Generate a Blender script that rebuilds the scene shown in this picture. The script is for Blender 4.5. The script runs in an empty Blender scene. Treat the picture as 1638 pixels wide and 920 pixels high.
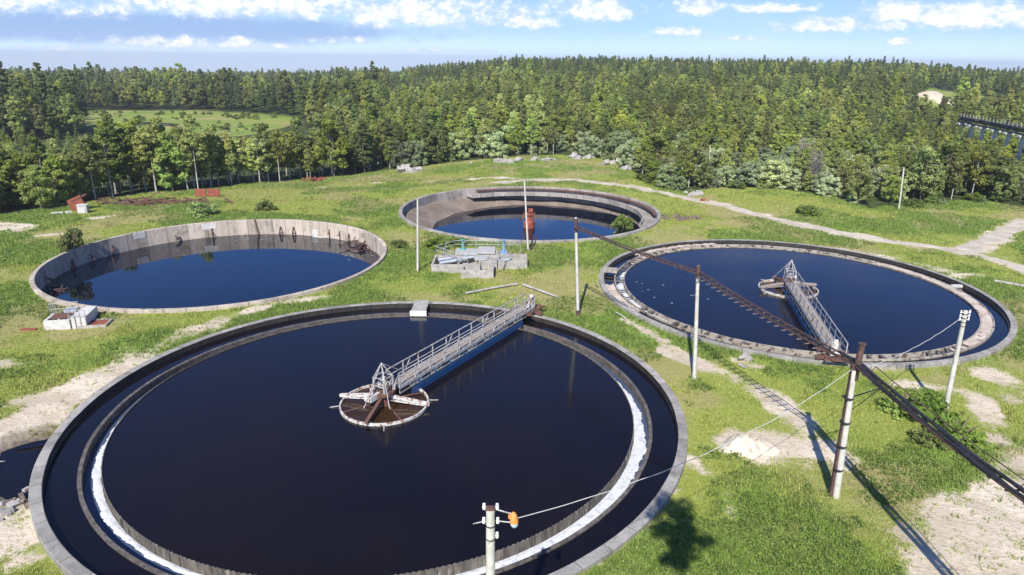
import bpy, math, random
import numpy as np
from mathutils import Vector, Matrix
random.seed(7); rng = np.random.default_rng(11)
PI = math.pi; R = math.radians
S = bpy.context.scene
COL = S.collection

# ------------------------------------------------------------------ camera
F, PITCH, ROLL, H = 1097.0, R(18.35), R(0.6), 22.0
cd = bpy.data.cameras.new('camera'); cam = bpy.data.objects.new('camera', cd); COL.objects.link(cam)
cd.sensor_width = 36; cd.lens = F/1638*36; cd.clip_end = 20000; cd.clip_start = 0.5
cam.matrix_world = Matrix.Translation((0, 0, H)) @ Matrix.Rotation(PI/2-PITCH, 4, 'X') @ Matrix.Rotation(ROLL, 4, 'Z')
S.camera = cam

def P(x, y, z=0.0):
    """surveyed point of the site at height z, read off the photograph (1638 px wide)"""
    a, b = x-819, -(y-460)
    c, s = math.cos(ROLL), math.sin(ROLL)
    a, b = c*a-s*b, s*a+c*b
    Y = F*math.cos(PITCH)+b*math.sin(PITCH); Z = -F*math.sin(PITCH)+b*math.cos(PITCH)
    t = -(H-z)/Z
    return Vector((a*t, Y*t, z))
def G(x, y):
    q = P(x, y, -0.3)
    for _ in range(4): q = P(x, y, float(terr(q.x, q.y)))
    return q

# ------------------------------------------------------------------ terrain
def sstep(a, b, x):
    t = np.clip((x-a)/(b-a), 0, 1); return t*t*(3-2*t)
_w = [(rng.uniform(-1, 1), rng.uniform(-1, 1), rng.uniform(0, 6.28)) for _ in range(14)]
def wob(x, y, s):
    v = 0
    for i, (a, b, c) in enumerate(_w):
        n = math.hypot(a, b)+1e-6
        k = (1+i*0.22)/s
        v = v+np.sin((a*x+b*y)/n*k+c)/(1+i*0.25)
    return v/4.0
_tab = np.random.default_rng(3).uniform(0, 1, (256, 256))
def vn(x, y, scale, octv=4, seed=0):
    x = np.asarray(x, float)/scale+seed*17.3; y = np.asarray(y, float)/scale+seed*9.1; v = 0; a = 1.0; tot = 0
    for o in range(octv):
        xi = np.floor(x); yi = np.floor(y); fx = x-xi; fy = y-yi; fx = fx*fx*(3-2*fx); fy = fy*fy*(3-2*fy)
        xi = xi.astype(int); yi = yi.astype(int); g = lambda i, j: _tab[(xi+i) & 255, (yi+j) & 255]
        v = v+a*((g(0, 0)*(1-fx)+g(1, 0)*fx)*(1-fy)+(g(0, 1)*(1-fx)+g(1, 1)*fx)*fy); tot += a; a *= 0.55; x = x*2.03+5.7; y = y*2.03+3.1
    return v/tot      # about 0.25..0.75
def dryf(x, y): return np.clip(sstep(0.53, 0.66, vn(x, y, 7.0, 5, 1))*0.75+sstep(0.58, 0.68, vn(x, y, 22.0, 3, 4))*0.3, 0, 1)
def lushf(x, y): return sstep(0.38, 0.60, vn(x, y, 9.0, 4, 2))
def terr(x, y):
    x = np.asarray(x, float); y = np.asarray(y, float)
    d = np.hypot(x, y)
    az = np.arctan2(x, y)
    z = -0.34+0.10*wob(x, y, 3.0)+0.0*d
    right = sstep(-0.30, 0.05, az)
    right2 = 1-0.45*sstep(0.46, 0.62, az)
    z = z-4.2*(1-right)*sstep(112, 185, d)-0.5*(1-right)*sstep(300, 600, d)
    z = z+right*right2*13.5*sstep(170, 620, d)
    z = z+0.8*wob(x, y, 40)*sstep(130, 260, d)
    z = z-75*sstep(750, 2600, d)+8*wob(x, y, 600)*sstep(900, 2600, d)
    z = z+32*np.exp(-((az+0.60)/0.055)**2)*sstep(2600, 3600, d)*(1-sstep(4000, 4700, d))
    z = z+26*np.exp(-((az+0.16)/0.20)**2)*sstep(2600, 3600, d)*(1-sstep(4000, 4700, d))
    for (mx, my, mr, mh) in MOUND: z = z+mh*np.exp(-(((x-mx)/mr)**2+((y-my)/mr)**2))*(1+0.25*wob(x, y, 2.5))
    # hollow of the small pool at the left
    q = POOL
    for (qx, qy, qr, qd) in q:
        rr = np.hypot(x-qx, y-qy)+0.25*wob(x, y, 0.7)
        z = z-qd*(1-sstep(qr*0.72, qr, rr))
    return z
POOL = []
MOUND = []
_p = [(52, 722, 1.5), (46, 742, 1.6), (40, 765, 1.6), (50, 790, 1.2)]
for (a, b, r_) in _p:
    v = P(a, b, -0.9); POOL.append((v.x, v.y, r_*1.25, 0.55))

TANKS = dict(A=(-8.60, 41.83, 20.08), B=(28.75, 67.87, 19.56), C=(2.58, 105.5, 20.15), D=(-33.93, 77.56, 18.92))

# ------------------------------------------------------------------ tags and mesh helpers
def tag(o, label=None, cat=None, group=None, kind=None):
    if label: o['label'] = label
    if cat: o['category'] = cat
    if group: o['group'] = group
    if kind: o['kind'] = kind
    return o
def empty(name, loc=(0, 0, 0), rz=0.0, label=None, cat=None, group=None):
    o = bpy.data.objects.new(name, None); COL.objects.link(o)
    o.location = loc; o.rotation_euler = (0, 0, rz); o.empty_display_size = 0.3
    return tag(o, label, cat, group)
def copy_tree(o, parent=None):
    c = o.copy(); COL.objects.link(c); c.parent = parent
    for ch in list(o.children): copy_tree(ch, c)
    return c

class MB:
    def __init__(s): s.v = []; s.f = []; s.m = []; s.sm = []
    def add(s, vs, fs, mat=0, smooth=False):
        n = len(s.v); s.v += [tuple(v) for v in vs]
        for f in fs: s.f.append([n+i for i in f]); s.m.append(mat); s.sm.append(smooth)
        return s
    def box(s, c, size, rz=0, mat=0, M=None):
        x, y, z = [k/2 for k in size]
        vs = [Vector((a*x, b*y, d*z)) for d in (-1, 1) for a, b in ((-1, -1), (1, -1), (1, 1), (-1, 1))]
        T = Matrix.Translation(c) @ (M if M is not None else Matrix.Rotation(rz, 4, 'Z'))
        return s.add([T @ v for v in vs], [(3, 2, 1, 0), (4, 5, 6, 7), (0, 1, 5, 4), (1, 2, 6, 5), (2, 3, 7, 6), (3, 0, 4, 7)], mat)
    def bar(s, a, b, w, h=None, mat=0, up=(0, 0, 1)):
        """rectangular bar from a to b"""
        a = Vector(a); b = Vector(b); d = b-a; L = d.length
        if L < 1e-6: return s
        d = d/L; up = Vector(up)
        if abs(d.dot(up)) > 0.98: up = Vector((1, 0, 0))
        sx = d.cross(up).normalized(); uz = sx.cross(d).normalized()
        M = Matrix((d, sx, uz)).transposed().to_4x4()
        return s.box((a+b)/2, (L, w, h or w), M=M, mat=mat)
    def tube(s, pts, r, n=8, mat=0, cap=True):
        pts = [Vector(p) for p in pts]
        rs = r if isinstance(r, (list, tuple)) else [r]*len(pts)
        vs = []; fs = []
        for i, p in enumerate(pts):
            d = (pts[min(i+1, len(pts)-1)]-pts[max(i-1, 0)]).normalized()
            up = Vector((0, 0, 1)) if abs(d.z) < 0.9 else Vector((1, 0, 0))
            a = d.cross(up).normalized(); b = a.cross(d).normalized()
            for k in range(n):
                t = 2*PI*k/n; vs.append(p+(a*math.cos(t)+b*math.sin(t))*rs[i])
        for i in range(len(pts)-1):
            for k in range(n):
                q = (k+1) % n; fs.append((i*n+k, (i+1)*n+k, (i+1)*n+q, i*n+q))
        s.add(vs, fs, mat, True)
        if cap:
            m = len(pts)-1
            s.add(vs[:n], [tuple(range(n))], mat); s.add(vs[m*n:], [tuple(reversed(range(n)))], mat)
        return s
    def lathe(s, prof, n=180, a0=0.0, a1=2*PI, mat=0, mats=None, c=(0, 0), smooth=True, jit=None):
        """closed cross-section (r,z) swept round c"""
        full = abs(a1-a0-2*PI) < 1e-6
        m = len(prof); cnt = n if full else n+1
        vs = []
        for i in range(cnt):
            t = a0+(a1-a0)*i/n
            for j, (r, z) in enumerate(prof):
                dr, dz = jit(t, j) if jit else (0, 0)
                vs.append((c[0]+(r+dr)*math.cos(t), c[1]+(r+dr)*math.sin(t), z+dz))
        b = len(s.v); s.v += vs
        for i in range(n):
            i2 = (i+1) % cnt
            for j in range(m):
                j2 = (j+1) % m
                s.f.append([b+i*m+j, b+i2*m+j, b+i2*m+j2, b+i*m+j2]); s.m.append(mats[j] if mats else mat); s.sm.append(False)
        if not full:
            s.f.append([b+j for j in range(m)]); s.m.append(mat); s.sm.append(False)
            s.f.append([b+n*m+j for j in reversed(range(m))]); s.m.append(mat); s.sm.append(False)
        return s
    def disc(s, r, z, n=96, c=(0, 0), mat=0):
        vs = [(c[0]+r*math.cos(2*PI*i/n), c[1]+r*math.sin(2*PI*i/n), z) for i in range(n)]
        return s.add(vs, [tuple(range(n))], mat)
    def build(s, name, mats, parent=None, recalc=True):
        me = bpy.data.meshes.new(name); me.from_pydata(s.v, [], s.f); me.update()
        if not isinstance(mats, (list, tuple)): mats = [mats]
        for m in mats: me.materials.append(m)
        me.polygons.foreach_set('material_index', s.m); me.polygons.foreach_set('use_smooth', s.sm)
        if recalc:
            import bmesh
            bm = bmesh.new(); bm.from_mesh(me); bmesh.ops.recalc_face_normals(bm, faces=bm.faces); bm.to_mesh(me); bm.free()
        o = bpy.data.objects.new(name, me); COL.objects.link(o)
        if parent: o.parent = parent
        return o

# ------------------------------------------------------------------ materials
class NT:
    def __init__(s, mat):
        s.t = mat.node_tree; s.n = s.t.nodes; s.l = s.t.links
    def new(s, typ, **kw):
        nd = s.n.new(typ)
        for k, v in kw.items():
            if k in nd.inputs: nd.inputs[k].default_value = v
            else: setattr(nd, k, v)
        return nd
    def val(s, sock, v):
        if isinstance(v, bpy.types.NodeSocket): s.l.new(v, sock)
        else: sock.default_value = v
    def noise(s, scale, detail=4, rough=0.6, vec=None, dist=0.0):
        nd = s.new('ShaderNodeTexNoise'); nd.inputs['Scale'].default_value = scale
        nd.inputs['Detail'].default_value = detail; nd.inputs['Roughness'].default_value = rough
        nd.inputs['Distortion'].default_value = dist
        if vec is not None: s.l.new(vec, nd.inputs['Vector'])
        return nd.outputs['Fac']
    def math(s, op, a, b=0.0, c=None, clamp=False):
        nd = s.new('ShaderNodeMath'); nd.operation = op; nd.use_clamp = clamp
        s.val(nd.inputs[0], a); s.val(nd.inputs[1], b)
        if c is not None: s.val(nd.inputs[2], c)
        return nd.outputs[0]
    def mix(s, fac, a, b):
        nd = s.new('ShaderNodeMix'); nd.data_type = 'RGBA'
        s.val(nd.inputs[0], fac)
        for k, v in ((6, a), (7, b)):
            if not isinstance(v, bpy.types.NodeSocket): v = (*v, 1) if len(v) == 3 else v
            s.val(nd.inputs[k], v)
        return nd.outputs[2]
    def mrange(s, v, a, b, c=0.0, d=1.0, smooth=False):
        nd = s.new('ShaderNodeMapRange'); s.val(nd.inputs[0], v)
        for i, k in enumerate((a, b, c, d)): nd.inputs[i+1].default_value = k
        if smooth: nd.interpolation_type = 'SMOOTHSTEP'
        return nd.outputs[0]
    def bump(s, h, strength=0.3, dist=0.05):
        nd = s.new('ShaderNodeBump'); nd.inputs['Strength'].default_value = strength; nd.inputs['Distance'].default_value = dist
        s.l.new(h, nd.inputs['Height']); return nd.outputs[0]
    def pos(s): return s.new('ShaderNodeNewGeometry').outputs['Position']
    def obj(s): return s.new('ShaderNodeTexCoord').outputs['Object']
def mat(name):
    m = bpy.data.materials.new(name); m.use_nodes = True
    t = NT(m); b = t.n['Principled BSDF']
    return m, t, b
def mottled(name, c1, c2, scale=2.0, rough=0.85, c3=None, s3=8.0, bump=0.3, metal=0.0, lo=0.35, hi=0.65, th=0.55, streak=False):
    m, t, b = mat(name); p = t.pos()
    if streak:
        mp = t.new('ShaderNodeMapping'); t.l.new(p, mp.inputs['Vector']); mp.inputs['Scale'].default_value = (1, 1, 0.18); p = mp.outputs[0]
    n = t.noise(scale, 6, 0.65, p); f = t.mrange(n, lo, hi)
    col = t.mix(f, c1, c2)
    if c3: col = t.mix(t.mrange(t.noise(s3, 5, 0.6, p), th, th+0.1), col, c3)
    t.l.new(col, b.inputs['Base Color']); b.inputs['Roughness'].default_value = rough; b.inputs['Metallic'].default_value = metal
    if bump: t.l.new(t.bump(t.noise(scale*5, 4, 0.6, p), bump, 0.04), b.inputs['Normal'])
    return m
M = {}
M['concrete'] = mottled('weathered_concrete', (0.27, 0.25, 0.22), (0.42, 0.40, 0.36), 1.6, 0.9, (0.16, 0.145, 0.12), 5.0, th=0.6)
M['rim'] = mottled('rim_concrete', (0.23, 0.215, 0.19), (0.37, 0.35, 0.315), 0.9, 0.9, (0.16, 0.15, 0.13), 3.0, th=0.6)
M['wetwall'] = mottled('wet_lining', (0.02, 0.017, 0.016), (0.055, 0.045, 0.036), 2.0, 0.5, (0.10, 0.085, 0.07), 7.0, th=0.66, streak=True)
M['ringwall'] = mottled('launder_concrete', (0.055, 0.045, 0.038), (0.16, 0.14, 0.12), 2.2, 0.85, (0.045, 0.036, 0.03), 6.0, th=0.54)
M['paleconc'] = mottled('pale_launder', (0.24, 0.21, 0.17), (0.40, 0.36, 0.30), 1.5, 0.9, (0.09, 0.055, 0.04), 2.2, th=0.52)
M['dryconc'] = mottled('dry_wall_concrete', (0.36, 0.30, 0.24), (0.55, 0.47, 0.38), 0.5, 0.9, (0.20, 0.17, 0.14), 1.2, th=0.58, streak=True)
M['greyconc'] = mottled('grey_wall_concrete', (0.26, 0.235, 0.21), (0.40, 0.36, 0.32), 0.6, 0.9, (0.16, 0.13, 0.11), 2.5, th=0.58, streak=True)
M['floorconc'] = mottled('silted_floor', (0.15, 0.115, 0.09), (0.25, 0.20, 0.155), 0.35, 0.95, (0.13, 0.10, 0.08), 1.3, th=0.56)
M['pole'] = mottled('pole_concrete', (0.44, 0.42, 0.36), (0.60, 0.57, 0.50), 1.5, 0.85, (0.30, 0.28, 0.23), 4.0, th=0.6)
M['slab'] = mottled('pale_slab', (0.46, 0.44, 0.40), (0.62, 0.60, 0.56), 2.0, 0.85, (0.4, 0.37, 0.33), 4.0, th=0.62)
M['weir'] = mottled('weir_steel', (0.055, 0.045, 0.038), (0.17, 0.15, 0.12), 3.0, 0.7, (0.27, 0.24, 0.20), 6.0, th=0.6, streak=True)
M['rust'] = mottled('rusty_steel', (0.09, 0.04, 0.028), (0.17, 0.085, 0.06), 6.0, 0.85, (0.05, 0.03, 0.025), 9.0, th=0.6)
M['redrust'] = mottled('red_oxide', (0.20, 0.05, 0.028), (0.30, 0.085, 0.045), 3.0, 0.8, (0.10, 0.05, 0.03), 7.0, th=0.62)
M['darkrust'] = mottled('dark_rust', (0.055, 0.03, 0.025), (0.13, 0.07, 0.055), 5.0, 0.8)
M['galv'] = mottled('galvanised_steel', (0.33, 0.32, 0.30), (0.50, 0.50, 0.48), 3.0, 0.6, (0.20, 0.11, 0.07), 5.0, metal=0.1, th=0.53, bump=0.1)
M['whitepaint'] = mottled('chipped_white_paint', (0.50, 0.48, 0.43), (0.64, 0.62, 0.57), 3.0, 0.6, (0.22, 0.11, 0.07), 4.0, th=0.51, bump=0.1)
M['paleblue'] = mottled('pale_blue_paint', (0.28, 0.31, 0.35), (0.38, 0.41, 0.45), 5.0, 0.6, (0.3, 0.2, 0.14), 9.0, th=0.66, bump=0.1)
M['bluesteel'] = mottled('blue_steel', (0.008, 0.04, 0.12), (0.015, 0.07, 0.19), 3.0, 0.45, (0.03, 0.03, 0.04), 5.0, th=0.66, bump=0.1)
M['teal'] = mottled('teal_paint', (0.08, 0.24, 0.22), (0.16, 0.34, 0.31), 4.0, 0.6)
M['blue'] = mottled('blue_paint', (0.12, 0.22, 0.42), (0.22, 0.33, 0.52), 4.0, 0.6)
M['grate'] = mottled('deck_grating', (0.24, 0.20, 0.17), (0.36, 0.31, 0.27), 6.0, 0.8, (0.15, 0.08, 0.05), 6.0, th=0.58)
M['black'] = mottled('black_sheath', (0.012, 0.012, 0.013), (0.03, 0.028, 0.028), 5.0, 0.55)
M['wood'] = mottled('old_timber', (0.09, 0.065, 0.05), (0.24, 0.18, 0.14), 6.0, 0.9)
M['wire'] = mottled('pale_wire', (0.50, 0.48, 0.44), (0.66, 0.64, 0.60), 5.0, 0.6, bump=0)
M['stain'] = None; M['porcelain'] = mottled('porcelain', (0.72, 0.70, 0.66), (0.82, 0.80, 0.78), 5.0, 0.3, bump=0)
M['orange'] = mottled('orange_enamel', (0.75, 0.24, 0.05), (0.85, 0.33, 0.09), 8.0, 0.5, bump=0)
M['stone'] = mottled('pale_rubble', (0.27, 0.25, 0.22), (0.44, 0.41, 0.37), 1.2, 0.9, (0.2, 0.17, 0.14), 3.0, th=0.58)
M['sandheap'] = mottled('lime_sand', (0.50, 0.43, 0.33), (0.66, 0.58, 0.46), 2.2, 0.95, (0.36, 0.29, 0.21), 4.0, th=0.55, bump=1.0)
M['greybox'] = mottled('grey_sheet_metal', (0.34, 0.33, 0.31), (0.48, 0.47, 0.44), 2.0, 0.6)
def joints(m, n, rbase):
    t = NT(m); b = t.n['Principled BSDF']; ob = t.obj(); sp = t.new('ShaderNodeSeparateXYZ'); t.l.new(ob, sp.inputs[0])
    a = t.math('ARCTAN2', sp.outputs['Y'], sp.outputs['X']); nn = t.noise(1.4, 3, 0.6, ob)
    u = t.math('FRACT', t.math('ADD', t.math('MULTIPLY', a, n/(2*PI)), t.math('MULTIPLY', nn, 0.02)))
    line = t.mrange(t.math('ABSOLUTE', t.math('SUBTRACT', u, 0.5)), 0.0, 0.028, 1, 0)
    seg = t.new('ShaderNodeTexWhiteNoise'); seg.noise_dimensions = '1D'; t.l.new(t.math('FLOOR', t.math('ADD', t.math('MULTIPLY', a, n/(2*PI)), 0.5)), seg.inputs['W'])
    old = b.inputs['Base Color'].links[0].from_socket
    hs = t.new('ShaderNodeHueSaturation'); t.l.new(old, hs.inputs['Color']); t.l.new(t.mrange(seg.outputs['Value'], 0, 1, 0.80, 1.12), hs.inputs['Value'])
    big = t.noise(0.7, 6, 0.7, ob, 0.5)
    c = t.mix(t.mrange(big, 0.53, 0.68, 0, 0.75), hs.outputs[0], (0.13, 0.115, 0.085))
    c = t.mix(t.math('MULTIPLY', line, 0.75), c, (0.06, 0.05, 0.04))
    t.l.new(c, b.inputs['Base Color'])
joints(M['rim'], 64, 20); joints(M['dryconc'], 44, 19); joints(M['greyconc'], 44, 20)
def glassy():
    m, t, b = mat('frosted_glass'); b.inputs['Base Color'].default_value = (0.55, 0.65, 0.8, 1); b.inputs['Roughness'].default_value = 0.15
    return m
M['glass'] = glassy()

def water(name, col, ripple=0.05, rscale=0.35, rough=0.03, c2=None, ior=1.33, var=0.11):
    m, t, b = mat(name); p = t.pos()
    n1 = t.noise(0.10, 3, 0.5, p)
    c = t.mix(t.mrange(n1, 0.35, 0.65), col, c2 or tuple(k*1.25 for k in col))
    t.l.new(c, b.inputs['Base Color'])
    wn = t.new('ShaderNodeMapping'); t.l.new(p, wn.inputs['Vector']); wn.inputs['Scale'].default_value = (0.4, 1.6, 1); wn.inputs['Rotation'].default_value = (0, 0, 0.5)
    t.l.new(t.mrange(t.noise(0.11, 5, 0.6, wn.outputs[0], 0.6), 0.42, 0.66, rough, rough+var), b.inputs['Roughness']); b.inputs['IOR'].default_value = ior
    mp = t.new('ShaderNodeMapping'); t.l.new(p, mp.inputs['Vector']); mp.inputs['Scale'].default_value = (0.6, 1.5, 1); mp.inputs['Rotation'].default_value = (0, 0, 0.25)
    h = t.noise(1.0/rscale, 3, 0.55, mp.outputs[0])
    t.l.new(t.bump(h, 1.0, ripple), b.inputs['Normal'])
    return m
M['water_dark'] = water('dark_settling_water', (0.0045, 0.0036, 0.0060), 0.008, 0.25, c2=(0.0085, 0.0050, 0.0050), ior=1.35)
M['water_brown'] = water('brown_inlet_water', (0.028, 0.014, 0.007), 0.004, c2=(0.045, 0.022, 0.01))
M['water_chan'] = water('dark_channel_water', (0.0045, 0.0036, 0.0055), 0.003, ior=1.35)
M['water_blue'] = water('still_blue_water', (0.0015, 0.0035, 0.012), 0.0012, rough=0.015, ior=1.5, var=0.03)
M['water_trough'] = water('trough_water', (0.05, 0.07, 0.12), 0.006)
M['lake'] = water('lake_water', (0.02, 0.03, 0.04), 0.01)

def foam_mat():
    m, t, b = mat('scum_foam'); p = t.pos()
    n = t.noise(2.6, 8, 0.7, p, 0.8); n2 = t.noise(9, 4, 0.6, p)
    c = t.mix(t.mrange(n, 0.32, 0.50), (0.30, 0.33, 0.38), (0.62, 0.63, 0.64))
    c = t.mix(t.mrange(n2, 0.56, 0.68), c, (0.48, 0.48, 0.47))
    t.l.new(c, b.inputs['Base Color']); b.inputs['Roughness'].default_value = 0.8
    t.l.new(t.bump(n2, 0.5, 0.05), b.inputs['Normal']); return m
M['foam'] = foam_mat()
M['sludge'] = mottled('dried_sludge', (0.40, 0.32, 0.25), (0.58, 0.50, 0.42), 0.9, 0.9, (0.30, 0.20, 0.15), 2.0, th=0.6)

def ground_mat():
    m, t, b = mat('grass_and_sand_ground'); p = t.pos()
    a = t.new('ShaderNodeAttribute', attribute_name='sand').outputs['Fac']
    fo = t.new('ShaderNodeAttribute', attribute_name='wood').outputs['Fac']
    n1 = t.noise(0.055, 5, 0.6, p); n2 = t.noise(0.35, 6, 0.65, p); n3 = t.noise(3.5, 5, 0.7, p); n4 = t.noise(0.16, 4, 0.6, p)
    dr = t.new('ShaderNodeAttribute', attribute_name='dry').outputs['Fac']; lu = t.new('ShaderNodeAttribute', attribute_name='lush').outputs['Fac']
    g = t.mix(lu, (0.25, 0.29, 0.062), (0.150, 0.235, 0.037))
    g = t.mix(t.mrange(n3, 0.50, 0.74, 0, 0.6), g, (0.27, 0.27, 0.10))
    g = t.mix(t.mrange(n3, 0.28, 0.44, 0.5, 0), g, (0.05, 0.085, 0.02))
    g = t.mix(t.math('MULTIPLY', dr, t.mrange(n3, 0.3, 0.6, 0.5, 0.95)), g, (0.33, 0.275, 0.13))
    s = t.mix(t.mrange(n2, 0.35, 0.62), (0.50, 0.415, 0.305), (0.67, 0.58, 0.45))
    s = t.mix(t.mrange(n3, 0.52, 0.66, 0, 0.75), s, (0.33, 0.26, 0.18))
    s = t.mix(t.mrange(n4, 0.50, 0.66, 0, 0.55), s, (0.36, 0.30, 0.20))
    w = t.math('ADD', a, t.math('MULTIPLY', t.math('SUBTRACT', n2, 0.5), 1.3))
    w = t.math('ADD', w, t.math('MULTIPLY', t.math('SUBTRACT', n3, 0.5), 1.5))
    w = t.mrange(w, 0.36, 0.72)
    c = t.mix(w, g, s)
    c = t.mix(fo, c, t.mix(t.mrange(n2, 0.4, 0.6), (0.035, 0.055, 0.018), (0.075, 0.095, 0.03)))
    mud = t.new('ShaderNodeAttribute', attribute_name='mud').outputs['Fac']
    c = t.mix(t.math('MULTIPLY', mud, t.mrange(n3, 0.3, 0.6, 1, 0.6)), c, (0.045, 0.032, 0.022))
    t.l.new(c, b.inputs['Base Color']); b.inputs['Roughness'].default_value = 0.95; b.inputs['Specular IOR Level'].default_value = 0.15
    h = t.math('ADD', n3, t.math('MULTIPLY', n2, 2.0))
    t.l.new(t.bump(h, 0.9, 0.12), b.inputs['Normal']); return m
M['ground'] = ground_mat()
def road_mat():
    m, t, b = mat('sandy_track'); p = t.pos()
    n2 = t.noise(0.5, 6, 0.65, p); n3 = t.noise(4.5, 5, 0.7, p)
    s = t.mix(t.mrange(n2, 0.35, 0.62), (0.38, 0.325, 0.25), (0.56, 0.49, 0.395))
    s = t.mix(t.mrange(n3, 0.55, 0.72, 0, 0.7), s, (0.27, 0.22, 0.16))
    t.l.new(s, b.inputs['Base Color']); b.inputs['Roughness'].default_value = 0.95
    t.l.new(t.bump(n3, 0.7, 0.06), b.inputs['Normal']); return m
M['road'] = road_mat()

def leaf_mat(name, tint=(1, 1, 1), var=0.35):
    m, t, b = mat(name)
    a = t.new('ShaderNodeAttribute', attribute_name='tint').outputs['Color']
    oi = t.new('ShaderNodeObjectInfo').outputs['Random']
    hs = t.new('ShaderNodeHueSaturation'); t.l.new(a, hs.inputs['Color'])
    t.l.new(t.mrange(oi, 0, 1, 0.478, 0.512), hs.inputs['Hue'])
    q = t.math('FRACT', t.math('MULTIPLY', oi, 7.13))
    t.l.new(t.mrange(q, 0, 1, 1-var, 1+var), hs.inputs['Value'])
    t.l.new(t.mrange(t.math('FRACT', t.math('MULTIPLY', oi, 3.7)), 0, 1, 0.85, 1.08), hs.inputs['Saturation'])
    t.l.new(hs.outputs[0], b.inputs['Base Color']); b.inputs['Roughness'].default_value = 0.6; b.inputs['Specular IOR Level'].default_value = 0.25
    if var > 0:
        pn = t.noise(0.028, 3, 0.6, t.pos()); pm = t.noise(0.07, 2, 0.5, t.pos())
        hs2 = t.new('ShaderNodeHueSaturation'); t.l.new(hs.outputs[0], hs2.inputs['Color'])
        t.l.new(t.mrange(pn, 0.36, 0.64, 0.72, 1.30), hs2.inputs['Value']); t.l.new(t.mrange(pm, 0.36, 0.64, 0.485, 0.510), hs2.inputs['Hue'])
        t.l.new(hs2.outputs[0], b.inputs['Base Color']); hs = hs2
    tr = t.new('ShaderNodeBsdfTranslucent'); t.l.new(hs.outputs[0], tr.inputs['Color'])
    mx = t.new('ShaderNodeMixShader'); mx.inputs[0].default_value = 0.42
    t.l.new(b.outputs[0], mx.inputs[1]); t.l.new(tr.outputs[0], mx.inputs[2])
    t.l.new(mx.outputs[0], t.n['Material Output'].inputs[0]); return m
M['leaf'] = leaf_mat('leaves')
M['needle'] = leaf_mat('needles', var=0.2)
M['grass'] = leaf_mat('grass_blades', var=0.0)
M['birchbark'] = mottled('pale_bark', (0.38, 0.35, 0.31), (0.55, 0.52, 0.47), 2.0, 0.8, (0.08, 0.07, 0.06), 4.0, th=0.6)
M['bark'] = mottled('brown_bark', (0.09, 0.065, 0.05), (0.17, 0.13, 0.10), 3.0, 0.9)
M['deadbark'] = mottled('bleached_twigs', (0.24, 0.20, 0.17), (0.34, 0.29, 0.25), 3.0, 0.9, bump=0)

# ------------------------------------------------------------------ ground fields
def pl(pts): return [G(*p) for p in pts]
def seg_dist(x, y, a, b):
    dx, dy = b[0]-a[0], b[1]-a[1]; L2 = dx*dx+dy*dy+1e-9
    t = np.clip(((x-a[0])*dx+(y-a[1])*dy)/L2, 0, 1)
    return np.hypot(x-a[0]-t*dx, y-a[1]-t*dy)
def inpoly(x, y, poly):
    ins = np.zeros(np.shape(x), bool); n = len(poly)
    for i in range(n):
        x1, y1 = poly[i][0], poly[i][1]; x2, y2 = poly[(i+1) % n][0], poly[(i+1) % n][1]
        c = ((y1 > y) != (y2 > y)) & (x < (x2-x1)*(y-y1)/((y2-y1) if abs(y2-y1) > 1e-9 else 1e-9)+x1)
        ins ^= c
    return ins
STROKES = [  # (pixel polyline, half width m, strength)
    ([(0, 705), (60, 655), (150, 612), (225, 572)], 1.7, 1.0),
    ([(225, 572), (280, 545), (350, 515)], 1.0, 0.72),
    ([(0, 760), (15, 800), (12, 860), (40, 850)], 1.2, 0.9), ([(0, 730), (60, 700), (90, 670)], 1.0, 0.95),
    ([(30, 900), (60, 890)], 0.5, 0.6),
    ([(-40, 362), (25, 366)], 2.0, 1.0), ([(60, 378), (100, 375)], 0.7, 0.7), ([(0, 580), (60, 585)], 0.6, 0.6),
    ([(380, 505), (440, 486), (520, 475)], 0.6, 0.60), ([(140, 350), (200, 345)], 0.8, 0.55),
    ([(1180, 700), (1240, 715), (1310, 720)], 1.3, 0.98), ([(1210, 735), (1290, 745)], 0.7, 0.9),
    ([(1070, 560), (1110, 580), (1180, 608)], 0.7, 0.85), ([(1180, 575), (1210, 585)], 0.5, 0.8),
    ([(1185, 610), (1240, 640), (1290, 690)], 0.8, 0.66),
    ([(1560, 630), (1580, 660), (1590, 700)], 0.7, 0.85), ([(1440, 615), (1540, 625)], 0.6, 0.75), ([(1590, 600), (1638, 640)], 1.2, 0.66),
    ([(1590, 452), (1638, 460)], 0.6, 0.8), ([(1500, 450), (1560, 440)], 0.8, 0.55),
    ([(1104, 735), (1130, 760)], 0.4, 0.75), ([(1160, 790), (1180, 840)], 0.4, 0.6),
    ([(700, 290), (800, 284), (880, 290)], 1.2, 0.66), ([(1000, 512), (1060, 545)], 0.5, 0.62),
    ([(1110, 290), (1140, 300)], 1.0, 0.6), ([(1320, 395), (1500, 430)], 1.2, 0.52),
    ([(520, 300), (600, 292)], 1.2, 0.5), ([(740, 900), (960, 900)], 0.3, 0.4),
]
STROKES = [(pl(a), w, s) for a, w, s in STROKES]
SANDPOLY = [pl([(1405, 840), (1450, 810), (1520, 790), (1560, 745), (1638, 720), (1760, 700), (1900, 1000), (1500, 1050), (1440, 900)])]
ROADS = [([(800, 293), (850, 286), (920, 288), (1000, 297), (1080, 313), (1150, 327), (1230, 348), (1330, 370), (1430, 388), (1520, 399), (1580, 408), (1640, 432), (1720, 470)], 1.35),
         ([(1540, 402), (1580, 385), (1638, 358), (1740, 315)], 1.6)]
ROADS = [(pl(a), w) for a, w in ROADS]
FAR_SAND = G(1485, 170)
MOUND.append((FAR_SAND.x, FAR_SAND.y, 9.5, 5.6))

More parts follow.
